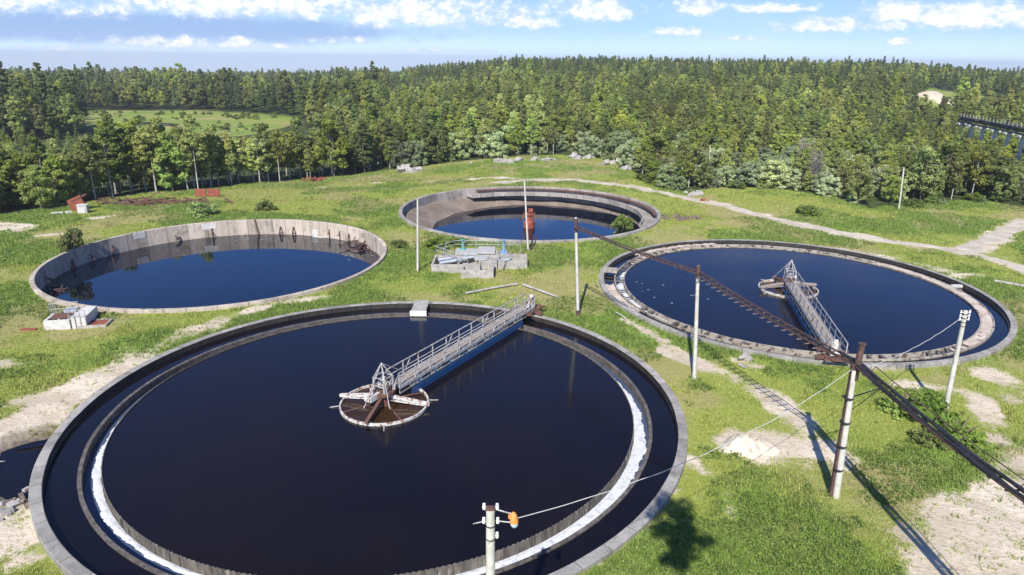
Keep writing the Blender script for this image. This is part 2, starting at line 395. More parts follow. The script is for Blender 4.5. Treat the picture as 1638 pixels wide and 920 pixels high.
def sandf(x, y):
    s = np.zeros(np.shape(x))
    for pts, w, k in STROKES:
        for a, b in zip(pts, pts[1:]):
            d = seg_dist(x, y, a, b); s = np.maximum(s, k*(1-sstep(w*0.2, w*2.3, d)))
    for pts, w in ROADS:
        for a, b in zip(pts, pts[1:]):
            d = seg_dist(x, y, a, b); s = np.maximum(s, 0.62*(1-sstep(w*0.8, w*1.9, d)))
    for poly in SANDPOLY:
        ins = inpoly(x, y, poly); dd = np.full(np.shape(x), 1e9)
        for a, b in zip(poly, poly[1:]+poly[:1]): dd = np.minimum(dd, seg_dist(x, y, a, b))
        dd = np.where(ins, dd, -dd); s = np.maximum(s, sstep(-0.9, 1.1, dd)*0.98)
    s = np.maximum(s, 1.0*(1-sstep(5, 9, np.hypot((x-FAR_SAND.x), (y-FAR_SAND.y+5)*0.5)+1.2*wob(x, y, 2.0))))
    s = s+(vn(x, y, 2.6, 5, 7)-0.5)*2.0*sstep(0.0, 0.25, s)
    for (cx, cy, r) in TANKS.values():
        d = np.abs(np.hypot(x-cx, y-cy)-r); s = np.maximum(s, 0.38*(1-sstep(0.1, 0.7, d)))
    return s

TREELINE = pl([(-260, 372), (-60, 352), (40, 340), (100, 331), (170, 317), (230, 309), (330, 303), (420, 293), (500, 286), (560, 280), (640, 270), (700, 263), (800, 253), (900, 248), (985, 256), (1020, 280), (1050, 300), (1095, 308), (1150, 300), (1200, 300), (1260, 304), (1330, 316), (1390, 333), (1440, 329), (1500, 325), (1560, 318), (1620, 330), (1700, 340), (1830, 345)])
def ray_at(px, d):   # point at distance d under picture column px (level with the horizon)
    v = P(px, 300); k = d/math.hypot(v.x, v.y); return Vector((v.x*k, v.y*k, 0))
WOODPOLY = list(TREELINE)+[Vector((1400, 1200, 0)), Vector((1200, 1500, 0)), Vector((-1200, 1500, 0)), Vector((-1400, 1000, 0))]
MEADOW = pl([(140, 177), (300, 176), (475, 187), (480, 197), (400, 216), (320, 222), (230, 218), (130, 205), (110, 186)])
LAKE1 = [G(230+52*math.cos(a)*(1+0.2*math.sin(3*a)), 198.5+3.6*math.sin(a)*(1+0.3*math.sin(2*a+1))) for a in np.linspace(0, 2*PI, 28, endpoint=False)]; LAKE2 = pl([(-60, 158), (75, 158), (80, 163), (-60, 164)])
CLEAR2 = pl([(-80, 153), (95, 154), (100, 170), (-80, 172)])

CLEAR3 = pl([(1470, 158), (1600, 160), (1640, 170), (1640, 192), (1540, 185), (1480, 178)])
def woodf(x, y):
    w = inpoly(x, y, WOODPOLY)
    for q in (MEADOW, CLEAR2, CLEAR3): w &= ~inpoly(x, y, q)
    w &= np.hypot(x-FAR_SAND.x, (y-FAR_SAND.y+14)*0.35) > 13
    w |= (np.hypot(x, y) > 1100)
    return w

# ------------------------------------------------------------------ ground mesh
def axis(lo, hi, step, far, g=1.032):
    a = list(np.arange(lo, hi+1e-6, step)); s = step; x = hi
    while x < far: s *= g; x += s; a.append(x)
    s = step; x = lo; pre = []
    while x > -far: s *= g; x -= s; pre.append(x)
    return np.array(pre[::-1]+a)
def make_ground():
    xs = axis(-56, 76, 0.5, 4400); ys = axis(12, 128, 0.5, 4800); ys = ys[ys > -300]
    X, Y = np.meshgrid(xs, ys); X = X.copy(); Y = Y.copy()
    inside = np.zeros(X.shape, bool)
    for (cx, cy, r) in TANKS.values():
        dx, dy = X-cx, Y-cy; d = np.hypot(dx, dy)+1e-9
        snap = (d > r-0.92) & (d < r-0.05)
        k = np.where(snap, (r-0.30)/d, 1.0); X = cx+dx*k; Y = cy+dy*k
        inside |= (np.hypot(X-cx, Y-cy) <= r-0.29)
    Z = terr(X, Y)
    ny, nx = X.shape
    co = np.stack([X, Y, Z], -1).reshape(-1, 3)
    i = np.arange(ny-1)[:, None]*nx+np.arange(nx-1)[None, :]
    f = np.stack([i, i+1, i+nx+1, i+nx], -1).reshape(-1, 4)
    f = f[~inside.ravel()[f].all(1)]
    me = bpy.data.meshes.new('ground'); me.vertices.add(len(co)); me.vertices.foreach_set('co', co.ravel())
    me.loops.add(f.size); me.loops.foreach_set('vertex_index', f.ravel().astype(np.int32))
    me.polygons.add(len(f)); me.polygons.foreach_set('loop_start', np.arange(0, f.size, 4, dtype=np.int32)); me.polygons.foreach_set('loop_total', np.full(len(f), 4, np.int32))
    me.polygons.foreach_set('use_smooth', np.ones(len(f), bool)); me.update(); me.validate()
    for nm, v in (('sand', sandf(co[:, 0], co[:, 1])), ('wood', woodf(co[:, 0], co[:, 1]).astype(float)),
                  ('mud', mudf(co[:, 0], co[:, 1])), ('dry', dryf(co[:, 0], co[:, 1])), ('lush', lushf(co[:, 0], co[:, 1]))):
        at = me.attributes.new(nm, 'FLOAT', 'POINT'); at.data.foreach_set('value', v.astype(np.float32))
    me.materials.append(M['ground'])
    o = bpy.data.objects.new('ground', me); COL.objects.link(o); tag(o, kind='structure')
def mudf(x, y):
    m = np.zeros(np.shape(x))
    for (qx, qy, qr, qd) in POOL:
        rr = np.hypot(x-qx, y-qy); m = np.maximum(m, 1-sstep(qr*0.95, qr*1.35, rr+0.4*wob(x, y, 0.5)))
    a = G(1092, 346); m = np.maximum(m, 0.8*(1-sstep(1.0, 3.5, np.hypot((x-a.x)*0.6, y-a.y)+0.6*wob(x, y, 1.0))))
    return m
make_ground()

def sheet(name, poly, z, m, kind='structure', dz=0.0):
    b = MB(); b.add([(p.x, p.y, z) for p in poly], [tuple(range(len(poly)))], 0)
    o = b.build(name, m); tag(o, kind=kind); return o
# roads: sheets with frayed edges laid on the ground
rb = MB()
for ri, (pts, w) in enumerate(ROADS):
    # resample
    out = []
    for a, b in zip(pts, pts[1:]):
        n = max(2, int((b-a).length/0.6))
        for k in range(n): out.append(a.lerp(b, k/n))
    out.append(pts[-1])
    for _ in range(60): out = [out[0]]+[(out[i-1]+out[i]*2+out[i+1])/4 for i in range(1, len(out)-1)]+[out[-1]]
    vs = []; fs = []; nn = 7
    for i, p in enumerate(out):
        d = (out[min(i+1, len(out)-1)]-out[max(i-1, 0)]); d.z = 0; d.normalize(); s_ = Vector((-d.y, d.x, 0))
        wl = w*(0.85+0.25*math.sin(i*0.37+ri)+random.uniform(-.22, .22)); wr = w*(0.85+0.2*math.sin(i*0.29+2)+random.uniform(-.22, .22))
        for k in range(nn):
            t = -wl+(wl+wr)*k/(nn-1); q = p+s_*t
            vs.append((q.x, q.y, float(terr(q.x, q.y))+0.035+0.012*ri-0.06*(k in (0, nn-1))))
        if i: fs += [((i-1)*nn+k, (i-1)*nn+k+1, i*nn+k+1, i*nn+k) for k in range(nn-1)]
    rb.add(vs, fs, 0, True)
tag(rb.build('dirt_road', M['road'], recalc=False), kind='structure')
sheet('lake_water', [Vector((p.x, p.y, 0)) for p in LAKE1], float(max(terr(p.x, p.y) for p in LAKE1))+0.05, M['lake'])
sheet('lake_water', [Vector((p.x, p.y, 0)) for p in LAKE2], float(terr(LAKE2[0].x, LAKE2[0].y))+1.0, M['lake'])
_pc = Vector((sum(q[0] for q in POOL)/4, sum(q[1] for q in POOL)/4, 0))
_pp = [(_pc.x+3.2*math.cos(t), _pc.y+3.4*math.sin(t)) for t in np.linspace(0, 2*PI, 40, endpoint=False)]
_pp2 = []
for (x, y) in _pp:
    cx, cy, r = TANKS['A']; d = math.hypot(x-cx, y-cy)
    if d < r-0.2: x = cx+(x-cx)*(r-0.2)/d; y = cy+(y-cy)*(r-0.2)/d
    _pp2.append(Vector((x, y, 0)))
sheet('pool_water', _pp2, -0.72, M['water_chan'])

# ------------------------------------------------------------------ tanks
def nz(t, k=1.0, ph=0.0):
    return (math.sin(3*t*k+ph)+0.6*math.sin(7.3*t*k+1.3+ph)+0.5*math.sin(17.1*t*k+0.4+ph)+0.4*math.sin(41*t*k+2*ph))/2.5
def outer_wall(root, r, thick, depth, mats, zt=0.0, inner=1):
    b = MB()
    prof = [(r-thick, -depth), (r-thick, zt-0.02), (r-thick+0.03, zt), (r-0.03, zt), (r, zt-0.03), (r+0.02, -1.6)]
    b.lathe(prof, 240, mats=[inner, 0, 0, 0, 0, 0], jit=lambda t, j: (0.02*nz(t, 2, j), 0.012*nz(t, 3, 1) if j in (1, 2, 3, 4) else 0))
    return b.build('outer_wall', mats, root)

# --- tank A: the big near tank
ax, ay, ar = TANKS['A']
tA = empty('settling_tank', (ax, ay, 0), 0, 'largest round concrete tank nearest the camera, white foam along its inner weir', 'tank', 'round settling tanks')
outer_wall(tA, ar, 0.58, 2.2, [M['rim'], M['wetwall']])
b = MB(); b.lathe([(17.72, -2.0), (17.72, -0.37), (17.94, -0.37), (17.94, -2.0)], 220, mats=[1, 0, 0, 0], jit=lambda t, j: (0.02*nz(t, 3), 0.02*nz(t, 5) if j in (1, 2) else 0))
b.build('launder_wall', [M['ringwall'], M['ringwall']], tA)
def weir(root, r, ztop, zbot, n=760, teeth=0.07, th=0.04, m=None):
    b = MB(); vs = []
    for i in range(n):
        t = 2*PI*i/n; z = ztop+(teeth if i % 2 else 0.0)
        c, s = math.cos(t), math.sin(t)
        for rr, zz in ((r, zbot), (r, z), (r+th, z), (r+th, zbot)): vs.append((rr*c, rr*s, zz))
    fs = []
    for i in range(n):
        j = (i+1) % n
        for a in range(3): fs.append((i*4+a, j*4+a, j*4+a+1, i*4+a+1))
    b.add(vs, fs); 
    # ribs on the outside of the plate
    for i in range(0, n, 8):
        if random.random() < 0.25: continue
        t = 2*PI*(i+random.uniform(-2.5, 2.5))/n; c, s = math.cos(t), math.sin(t)
        b.box(((r+th+0.03)*c, (r+th+0.03)*s, (ztop+zbot)/2), (0.06, 0.03, (ztop-zbot)*0.95), rz=t)
    return b.build('weir_plate', m or M['weir'], root)
weir(tA, 16.72, -0.30, -1.6)
def ringwater(name, c, r0, r1, z, m, label=None):
    b = MB(); n = 240; vs = []; fs = []
    for i in range(n):
        t = 2*PI*i/n
        for r in (r0, r1): vs.append((c[0]+r*math.cos(t), c[1]+r*math.sin(t), z))
    for i in range(n):
        j = (i+1) % n; fs.append((i*2, i*2+1, j*2+1, j*2))
    b.add(vs, fs); o = b.build(name, m, recalc=False); tag(o, kind='structure'); return o
def disc(name, c, r, z, m):
    b = MB(); b.disc(r, z, 200, c); o = b.build(name, m, recalc=False); tag(o, kind='structure'); return o
disc('tank_water', (ax, ay), 16.73, -0.34, M['water_dark'])
ringwater('channel_water', (ax, ay), 17.9, 19.5, -0.45, M['water_chan'])
ringwater('trough_water', (ax, ay), 16.74, 17.75, -0.88, M['water_trough'])
def foam(c, r0, wf, z, name='foam', rough=0.12):
    n = 900; k = 7; vs = []; fs = []
    for i in range(n):
        t = 2*PI*i/n; w = wf(t)
        for j in range(k):
            u = j/(k-1)
            rr = r0+w*u*(1+0.0) + (rough*nz(t, 9, 2)*w if j == k-1 else 0)
            zz = z+0.05*math.sin(PI*min(1, u*0.9+0.05))*(1+0.6*nz(t, 13, j)) if w > 0.02 else z-0.05
            vs.append((c[0]+rr*math.cos(t), c[1]+rr*math.sin(t), zz))
    for i in range(n):
        i2 = (i+1) % n
        if wf(2*PI*i/n) < 0.02 and wf(2*PI*i2/n) < 0.02: continue
        for j in range(k-1): fs.append((i*k+j, i*k+j+1, i2*k+j+1, i2*k+j))
    b = MB(); b.add(vs, fs, 0, True); o = b.build(name, M['foam'], recalc=False); tag(o, kind='stuff'); return o
def wA(t):
    d = math.degrees(t) % 360
    xs = [0, 20, 38, 50, 60, 90, 118, 128, 145, 160, 180, 205, 220, 235, 250, 270, 300, 330, 350, 360]
    ys = [.80, .62, .35, .14, 0, 0, 0, .07, .14, .28, .52, .60, .52, .40, .34, .40, .66, .86, .88, .80]
    return max(0.0, float(np.interp(d, xs, ys))*(0.84+0.16*nz(t, 6)+0.10*nz(t, 15, 2)))
tag(foam((ax, ay), 16.79, wA, -0.86), 'long white band of foam lying in the inner trough of the nearest tank', 'foam')

# --- tank B: right-hand tank
bx_, by_, br = TANKS['B']
tB = empty('settling_tank', (bx_, by_, 0), 0, 'round tank of dark blue water at the right with a pale stained launder', 'tank', 'round settling tanks')
outer_wall(tB, br, 0.50, 2.2, [M['rim'], M['wetwall']])
b = MB(); b.lathe([(17.80, -2.0), (17.80, -0.26), (17.93, -0.26), (17.93, -2.0)], 220, mats=[0]*4, jit=lambda t, j: (0.03*nz(t, 3), 0.03*nz(t, 5) if j in (1, 2) else 0))
b.build('launder_wall', M['paleconc'], tB)
b = MB(); b.lathe([(16.83, -2.0), (16.83, -0.30), (16.95, -0.30), (16.95, -2.0)], 220, mats=[0]*4, jit=lambda t, j: (0.0, 0.02*nz(t, 5) if j in (1, 2) else 0))
b.build('weir_wall', M['paleconc'], tB)
for i in range(100):
    t = 2*PI*i/100
    if random.random() < 0.35: continue
    if 320 < math.degrees(t) or math.degrees(t) < 40: 
        if i % 6: continue
    b = MB(); b.bar((16.9*math.cos(t), 16.9*math.sin(t), -0.34), (17.85*math.cos(t), 17.85*math.sin(t), -0.34), 0.12+0.2*random.random(), 0.08); b.build('cross_bar', M['ringwall'], tB)
disc('tank_water', (bx_, by_), 16.86, -0.42, M['water_dark'])
ringwater('channel_water', (bx_, by_), 17.95, 19.0, -0.42, M['water_chan'])
ringwater('trough_water', (bx_, by_), 16.93, 17.82, -0.70, M['water_trough'])
def arc_fill(name, c, r0, r1, z, a0, a1, m, label, cat, n=120, taper=12, bump=0.08, k=6):
    b = MB(); vs = []; fs = []
    for i in range(n+1):
        d = a0+(a1-a0)*i/n; t = R(d)
        e = min(1, (d-a0)/taper, (a1-d)/taper); e = max(0, e)**0.6
        for j in range(k):
            u = j/(k-1); rr = r0+(r1-r0)*u
            vs.append((c[0]+rr*math.cos(t), c[1]+rr*math.sin(t), z-0.35*(1-e)+bump*(nz(t, 9, j)+0.5*math.sin(j*2.1+i*0.7))))
        if i: fs += [((i-1)*k+j, (i-1)*k+j+1, i*k+j+1, i*k+j) for j in range(k-1)]
    b.add(vs, fs, 0, True); o = b.build(name, m, recalc=False); tag(o, label, cat, kind='stuff'); return o
arc_fill('dried_sludge', (bx_, by_), 16.96, 17.79, -0.30, -62, 40, M['sludge'], 'cracked pale dried sludge filling the right part of the launder in the right-hand tank', 'sludge', taper=9, bump=0.04)
arc_fill('dried_sludge', (bx_, by_), 16.96, 17.79, -0.52, 85, 150, M['sludge'], 'thin pale sludge in the far left part of the launder in the right-hand tank', 'sludge', taper=9, bump=0.04)
arc_fill('silt_bank', (bx_, by_), 18.02, 18.92, -0.36, 172, 207, M['sludge'], 'sandy silt bank filling the outer channel at the left end of the right-hand tank', 'silt', taper=6, bump=0.05)
arc_fill('silt_bank', (bx_, by_), 18.02, 18.92, -0.38, 92, 142, M['sludge'], 'pale silt bank in the far outer channel of the right-hand tank', 'silt', taper=6, bump=0.05)
def wB(t):
    d = math.degrees(t) % 360
    return max(0.0, float(np.interp(d, [0, 150, 158, 190, 212, 225, 360], [0, 0, .35, .7, .45, 0, 0]))*(1+0.5*nz(t, 9)))
tag(foam((bx_, by_), 16.97, wB, -0.67), 'broken white scum in the launder at the left end of the right-hand tank', 'foam')
def flakes(c, n, a0, a1, r0, r1, z, label):
    b = MB()
    for _ in range(n):
        t = R(random.uniform(a0, a1)); r = random.uniform(r0, r1); k = random.randint(5, 7); s = random.uniform(0.03, 0.10); x, y = c[0]+r*math.cos(t), c[1]+r*math.sin(t)
        b.add([(x+s*random.uniform(0.6, 2.2)*math.cos(6.283*i/k), y+s*random.uniform(0.5, 1)*math.sin(6.283*i/k), z) for i in range(k)], [tuple(range(k))])
    o = b.build('floating_scum', M['foam'], recalc=False); tag(o, label, 'scum', kind='stuff')
flakes((bx_, by_), 16, 155, 200, 9, 16.3, -0.412, 'small pale scum flakes floating in the left part of the right-hand tank')
flakes((dx_, dy_) if 'dx_' in globals() else (-33.93, 77.56), 70, 20, 110, 14, 18.2, -2.14, 'small pale scum flakes floating near the far wall of the left tank')
# slab over channel, left end of B, and white pipe stub, right end
def slab_box(name, a, b, w, h, z, m, label, cat):
    o = MB(); mid = (Vector(a)+Vector(b))/2; d = Vector(b)-Vector(a)
    o.bar((-d.length/2, 0, 0), (d.length/2, 0, 0), w, h)
    ob = o.build(name, m); ob.location = (mid.x, mid.y, z); ob.rotation_euler = (0, 0, math.atan2(d.y, d.x)); return tag(ob, label, cat)
q1 = P(979, 424, 0.05); q2 = P(1003, 429, 0.05)
t = empty('channel_slab', (q1.x, q1.y, 0), 0, 'pale concrete slab with a raised lip bridging the outer channel at the left end of the right-hand tank', 'slab')
bb = MB()
for (a, c, w, h, z) in ((164.5, 168.0, 0, 0, 0),):
    for k, dd in enumerate((163.5, 166.6)):
        th = R(dd); bb.bar((bx_+17.7*math.cos(th)-q1.x, by_+17.7*math.sin(th)-q1.y, 0.06), (bx_+19.25*math.cos(th)-q1.x, by_+19.25*math.sin(th)-q1.y, 0.06), 0.55, 0.2)
bb.build('plank', M['paleconc'], t)
th = R(4); slab_box('white_pipe', (bx_+17.8*math.cos(th), by_+17.8*math.sin(th), 0), (bx_+18.9*math.cos(th)+0.05, by_+18.9*math.sin(th), 0), 0.34, 0.26, -0.25, M['slab'], 'short white pipe spanning the outer channel at the right end of the right-hand tank', 'pipe')

# --- tank C: far, half empty
cx_, cy_, cr = TANKS['C']
tC = empty('settling_tank', (cx_, cy_, 0), 0, 'half empty round concrete tank furthest back, rusty column in its shallow pool', 'tank', 'round settling tanks')
outer_wall(tC, cr, 0.55, 3.6, [M['greyconc'], M['greyconc']])
# ledge trough round the far and right side
b = MB(); b.lathe([(19.62, -1.25), (19.62, -1.05), (17.6, -1.05), (17.6, -0.55), (17.35, -0.55), (17.35, -1.25)], 150, R(-22), R(124), mats=[0]*6, jit=lambda t, j: (0.02*nz(t, 3), 0.02*nz(t, 7)))
b.build('ledge_trough', M['greyconc'], tC)
b = MB(); b.lathe([(19.62, -0.45), (19.62, -0.28), (19.1, -0.28), (19.1, -0.45)], 100, R(-5), R(118), mats=[0]*4); b.build('pipe_rail', M['rust'], tC)
b = MB(); n = 96; rings = [0, 4, 8, 11, 13.5, 15.5, 17.2, 18.4, 19.62]; vs = []; fs = []
for j, r_ in enumerate(rings):
    for i in range(n):
        t = 2*PI*i/n; left = max(0, -math.cos(t+0.15))**1.2
        far_ = max(0, math.sin(t))
        z = -4.3+1.0*(r_/19.6)**2.2 + left*1.25*float(sstep(11, 18, r_)) +0.08*nz(t, 5, j)+0.85*float(sstep(16.6, 18.4, r_))*(1+0.25*nz(t, 2, 1))
        vs.append((r_*math.cos(t), r_*math.sin(t), z))
for j in range(len(rings)-1):
    for i in range(n): fs.append((j*n+i, (j+1)*n+i, (j+1)*n+(i+1) % n, j*n+(i+1) % n))
b.add(vs, fs, 0, True); b.build('tank_floor', M['floorconc'], tC, recalc=False)
disc('tank_water', (cx_, cy_), 19.6, -2.97, M['water_blue'])
b = MB()
b.lathe([(0.02, -4.2), (1.15, -4.2), (1.15, -1.9), (0.75, -1.6), (0.75, -0.7), (1.0, -0.7), (1.0, -0.5), (0.02, -0.5)], 20)
b.v = [(x*0.8, y*0.8, z-0.25) for x, y, z in b.v]
for k in range(6):
    t = k*PI/3; b.bar((1.1*math.cos(t), 1.1*math.sin(t), -2.0), (0.8*math.cos(t), 0.8*math.sin(t), -0.6), 0.12)
b.box((0.2, 0, -0.25), (0.7, 0.5, 0.5)); 
b.build('centre_column', M['redrust'], tC)

# --- tank D: left, deep water
dx_, dy_, dr = TANKS['D']
tD = empty('settling_tank', (dx_, dy_, 0), 0, 'round concrete tank at the left, blue water well below its bare pale wall', 'tank', 'round settling tanks')
outer_wall(tD, dr, 0.42, 3.8, [M['dryconc'], M['dryconc']])
disc('tank_water', (dx_, dy_), dr-0.3, -2.15, M['water_blue'])
for (deg, kind) in ((178, 2), (168, 1), (158, 0), (131, 1), (117, 0), (98, 3), (88, 2), (82, 2), (64, 0), (58, 0), (52, 2), (47, 1), (196, 1)):
    t = R(deg); b = MB(); ri = dr-0.43; c, s = math.cos(t), math.sin(t)
    def W(dr_, side, z): return ((ri-dr_)*c-side*s, (ri-dr_)*s+side*c, z)
    if kind == 0: b.bar(W(0.05, 0, -0.9), W(0.05, 0, -2.6), 0.14); b.bar(W(0.05, 0, -1.3), W(0.5, 0, -1.5), 0.10)
    if kind == 1: b.bar(W(0.02, -0.3, -1.6), W(0.9, 0.5, -1.75), 0.16); b.bar(W(0.02, 0.3, -1.2), W(0.5, 0.2, -1.7), 0.08)
    if kind == 2: b.bar(W(0.1, -0.35, -2.5), W(0.1, -0.05, -1.0), 0.10); b.bar(W(0.1, 0.35, -2.5), W(0.1, 0.05, -1.0), 0.10); b.bar(W(0.1, -0.3, -1.9), W(0.1, 0.3, -1.9), 0.08)
    if kind == 3: b.bar(W(0.04, 0.3, 0.04), W(0.04, 0.1, -1.3), 0.20); b.bar(W(0.04, 0.1, -1.3), W(0.1, -0.25, -3.0), 0.16)
    b.build('bracket', M['darkrust'], tD)
# white repair patches on the inner wall
for deg, w, z, h in ((146, 1.6, -0.5, 0.9), (118, 1.9, -0.6, 0.9), (72, 0.9, -1.6, 0.8)):
    b = MB(); b.lathe([(dr-0.40, z-h/2), (dr-0.40, z+h/2), (dr-0.455, z+h/2-0.1), (dr-0.455, z-h/2+0.1)], 8, R(deg)-w/dr/2, R(deg)+w/dr/2, jit=lambda t, j: (0, 0.12*math.sin(t*210+j)))
    b.build('wall_patch', M['slab'], tD)
# debris inside D (right end) and left end
def debris(name, c, n, rx, ry, rz_, L, m, label, cat, thick=(0.06, 0.16), rot=None):
    t = empty(name, c, 0, label, cat)
    for _ in range(n):
        b = MB()
        p = Vector((random.gauss(0, rx), random.gauss(0, ry), abs(random.gauss(0, rz_))))
        a = random.uniform(0, PI) if rot is None else random.gauss(rot, 0.4); e = random.gauss(0.0, 0.22); l = L*random.uniform(0.4, 1)
        d = Vector((math.cos(a)*math.cos(e), math.sin(a)*math.cos(e), math.sin(e)))*l/2
        w = random.uniform(*thick); b.bar(p-d, p+d, w, w*random.uniform(0.5, 1.2)); b.build('bar', m, t)
    return t
p = P(588, 392, -2.1); debris('scrap_heap', (p.x-0.6, p.y-0.6, -2.15), 46, 1.0, 1.3, 0.35, 2.6, M['darkrust'], 'tangled rusty bars heaped against the right wall inside the left tank', 'scrap')
p = P(90, 466, -2.1); debris('scrap_heap', (p.x+0.2, p.y+0.5, -2.15), 8, 0.5, 0.5, 0.15, 1.8, M['darkrust'], 'few dark rusty bars in the water at the left end of the left tank', 'scrap')
p = P(420+40, 376, -2.1); o = debris('scum_raft', (p.x+5, p.y-0.9, -2.13), 8, 2.2, 0.3, 0.02, 1.6, M['slab'], 'pale floating scum and sticks by the far wall of the left tank', 'debris', (0.1, 0.4), 0.0)

# ------------------------------------------------------------------ scraper bridges
def scraper(loc, ang, L, label, over=1.4, ringR=2.95, ringz=-0.38, armm='whitepaint'):
    """x axis runs from the tank centre to the rim; deck over the water"""
    t = empty('scraper_bridge', loc, ang, label, 'bridge', 'rotating scraper bridges')
    zd = 0.62; hw = 0.54; x0 = 1.0; x1 = L
    b = MB(); b.box(((x0+x1)/2, 0, zd), (x1-x0, 2*hw-0.1, 0.06))
    for k in range(int((x1-x0)/0.9)): b.bar((x0+k*0.9+0.3, -hw+0.07, zd-0.06), (x0+k*0.9+0.3, hw-0.07, zd-0.06), 0.07)
    b.build('deck', M['grate'], t)
    for sgn in (-1, 1):
        b = MB(); y = sgn*hw
        b.bar((x0, y, zd-0.02), (x1, y, zd-0.02), 0.08, 0.22); b.bar((x0, y, zd-0.42), (x1, y, zd-0.42), 0.07, 0.09)
        n = 16
        for k in range(n):
            xa = x0+(x1-x0)*k/n; xb = x0+(x1-x0)*(k+1)/n
            b.bar((xa, y, zd-0.4), (xb, y, zd-0.1) if k % 2 else (xb, y, zd-0.4), 0.05); b.bar((xa, y, zd-0.42), (xa, y, zd), 0.05)
        b.build('girder', M['galv'], t)
        b = MB(); n = 11
        b.tube([(x0-0.1, y, zd+1.08), (x1, y, zd+1.08)], 0.045, 6); b.tube([(x0, y, zd+0.58), (x1, y, zd+0.58)], 0.032, 6)
        for k in range(n+1):
            xa = x0+(x1-x0)*k/n; b.bar((xa, y, zd), (xa, y, zd+1.07), 0.075)
            if k % 3 == 1 and k < n: b.bar((xa, y, zd+0.05), (xa+0.8, y, zd+1.0), 0.05)
        b.tube([(x0, y, zd+1.08), (x0-0.5, y, zd+0.5), (x0-0.5, y, zd)], 0.04, 6)
        b.build('handrail', M['galv'], t)
    # blue skimmer beam below the deck
    b = MB(); b.box(((x0+L-4.0)/2+1.2, -0.80, -0.06), (L-4.6, 0.07, 0.50))
    for k in range(7): b.bar((3+k*(L-7)/7, -0.80, 0.1), (3+k*(L-7)/7, -0.6, 0.5), 0.06)
    b.build('skimmer_plate', M['bluesteel'], t)
    # end carriage
    b = MB(); xr = L-0.3
    b.bar((xr, -1.5, 0.28), (xr, 1.5, 0.28), 0.28, 0.24); b.bar((xr-1.2, -1.2, 0.40), (xr-1.2, 1.2, 0.40), 0.16)
    b.bar((xr-1.4, -0.7, 0.4), (xr+over, -0.9, 0.42), 0.16); b.bar((xr-1.4, 0.7, 0.4), (xr+over, 0.5, 0.42), 0.16)
    b.bar((xr+over-0.1, -1.1, 0.42), (xr+over-0.1, 0.8, 0.42), 0.14); b.bar((xr, -1.2, 0.42), (xr+over, 0.3, 0.5), 0.10); b.bar((xr+0.3, 0.9, 0.42), (xr+over, -0.6, 0.5), 0.10)
    b.box((xr+0.5, 0.2, 0.6), (0.7, 0.9, 0.3)); b.build('end_carriage', M['rust'], t)
    for sgn in (-1, 1):
        b = MB(); b.tube([(xr-0.07, sgn*1.35, 0.24), (xr+0.07, sgn*1.35, 0.24)], 0.22, 14); b.build('wheel', M['darkrust'], t)
    b = MB(); b.tube([(xr+0.15, -0.25, 0.85), (xr+0.15, -0.25, 1.6)], [0.24, 0.24], 12); b.tube([(xr+0.15, -0.25, 1.6), (xr+0.15, -0.25, 1.85)], [0.26, 0.14], 12)
    b.box((xr+0.15, -0.25, 0.75), (0.6, 0.6, 0.25)); b.build('drive_motor', M['whitepaint'], t)
    # centre: floating ring, spokes, tower
    b = MB(); b.lathe([(ringR-0.05, ringz-0.5), (ringR-0.05, ringz+0.22), (ringR+0.05, ringz+0.22), (ringR+0.05, ringz-0.5)], 72); rg = b.build('stilling_ring', M['whitepaint'], t)
    for k in range(4):
        a = R(20+90*k); b = MB(); c, s = math.cos(a), math.sin(a)
        b.bar((0.3*c, 0.3*s, 0.34), ((ringR+0.25)*c, (ringR+0.25)*s, 0.0), 0.22, 0.20); b.bar((0.3*c, 0.3*s, 0.02), ((ringR)*c, (ringR)*s, -0.12), 0.1)
        b.build('arm', M[armm] if k % 2 else M['rust'], t)
    for k in range(4):
        a = R(62+90*k); b = MB(); c, s = math.cos(a), math.sin(a); b.bar((0.3*c, 0.3*s, -0.02), (ringR*c, ringR*s, -0.2), 0.07)
        b.build('spoke', M['rust'], t)
    for k in range(4):
        a = R(40+90*k); b = MB(); c, s = math.cos(a), math.sin(a); b.bar((ringR*c, ringR*s, -0.25), ((ringR+0.7)*c, (ringR+0.7)*s, -0.3), 0.06); b.build('outrigger', M['galv'], t)
    b = MB(); b.tube([(0, 0, -1.5), (0, 0, 0.55)], 0.42, 16); b.tube([(0, 0, 0.5), (0, 0, 0.72)], 0.75, 16); b.build('centre_pier', M['rust'], t)
    b = MB()
    for sx in (-0.45, 0.45):
        for sy in (-0.45, 0.45): b.bar((sx, sy, 0.7), (sx, sy, 1.75), 0.10); b.bar((sx, sy, 1.75), (-0.1, 0, 2.75), 0.06)
    for z in (1.15, 1.75):
        for s_ in (-0.45, 0.45): b.bar((-0.45, s_, z), (0.45, s_, z), 0.07); b.bar((s_, -0.45, z), (s_, 0.45, z), 0.07)
    b.bar((-0.45, -0.45, 0.7), (0.45, -0.45, 1.7), 0.05); b.bar((-0.45, 0.45, 0.7), (0.45, 0.45, 1.7), 0.05)
    b.bar((-0.1, 0, 2.75), (-2.0, 0.0, 0.25), 0.05); b.bar((-0.1, 0, 2.75), (-1.2, -1.5, 0.25), 0.04); b.bar((-0.1, 0, 2.75), (1.6, 0.0, 1.6), 0.05)
    b.build('tower', M['galv'], t)
    b = MB(); b.box((-0.9, 0.25, 0.55), (0.9, 0.6, 0.4)); b.tube([(-0.9, 0.25, 0.75), (-0.9, 0.25, 1.15)], 0.13, 10); b.build('gearbox', M['whitepaint'], t)
    b = MB(); b.tube([(0.55, 0.5, 0.6), (0.55, 0.5, 1.35)], 0.17, 10); b.build('pump', M['whitepaint'], t)
    return t
scraper((ax, ay, 0), R(59.5), 20.1, 'long walkway bridge with pale handrails over the far half of the nearest tank')
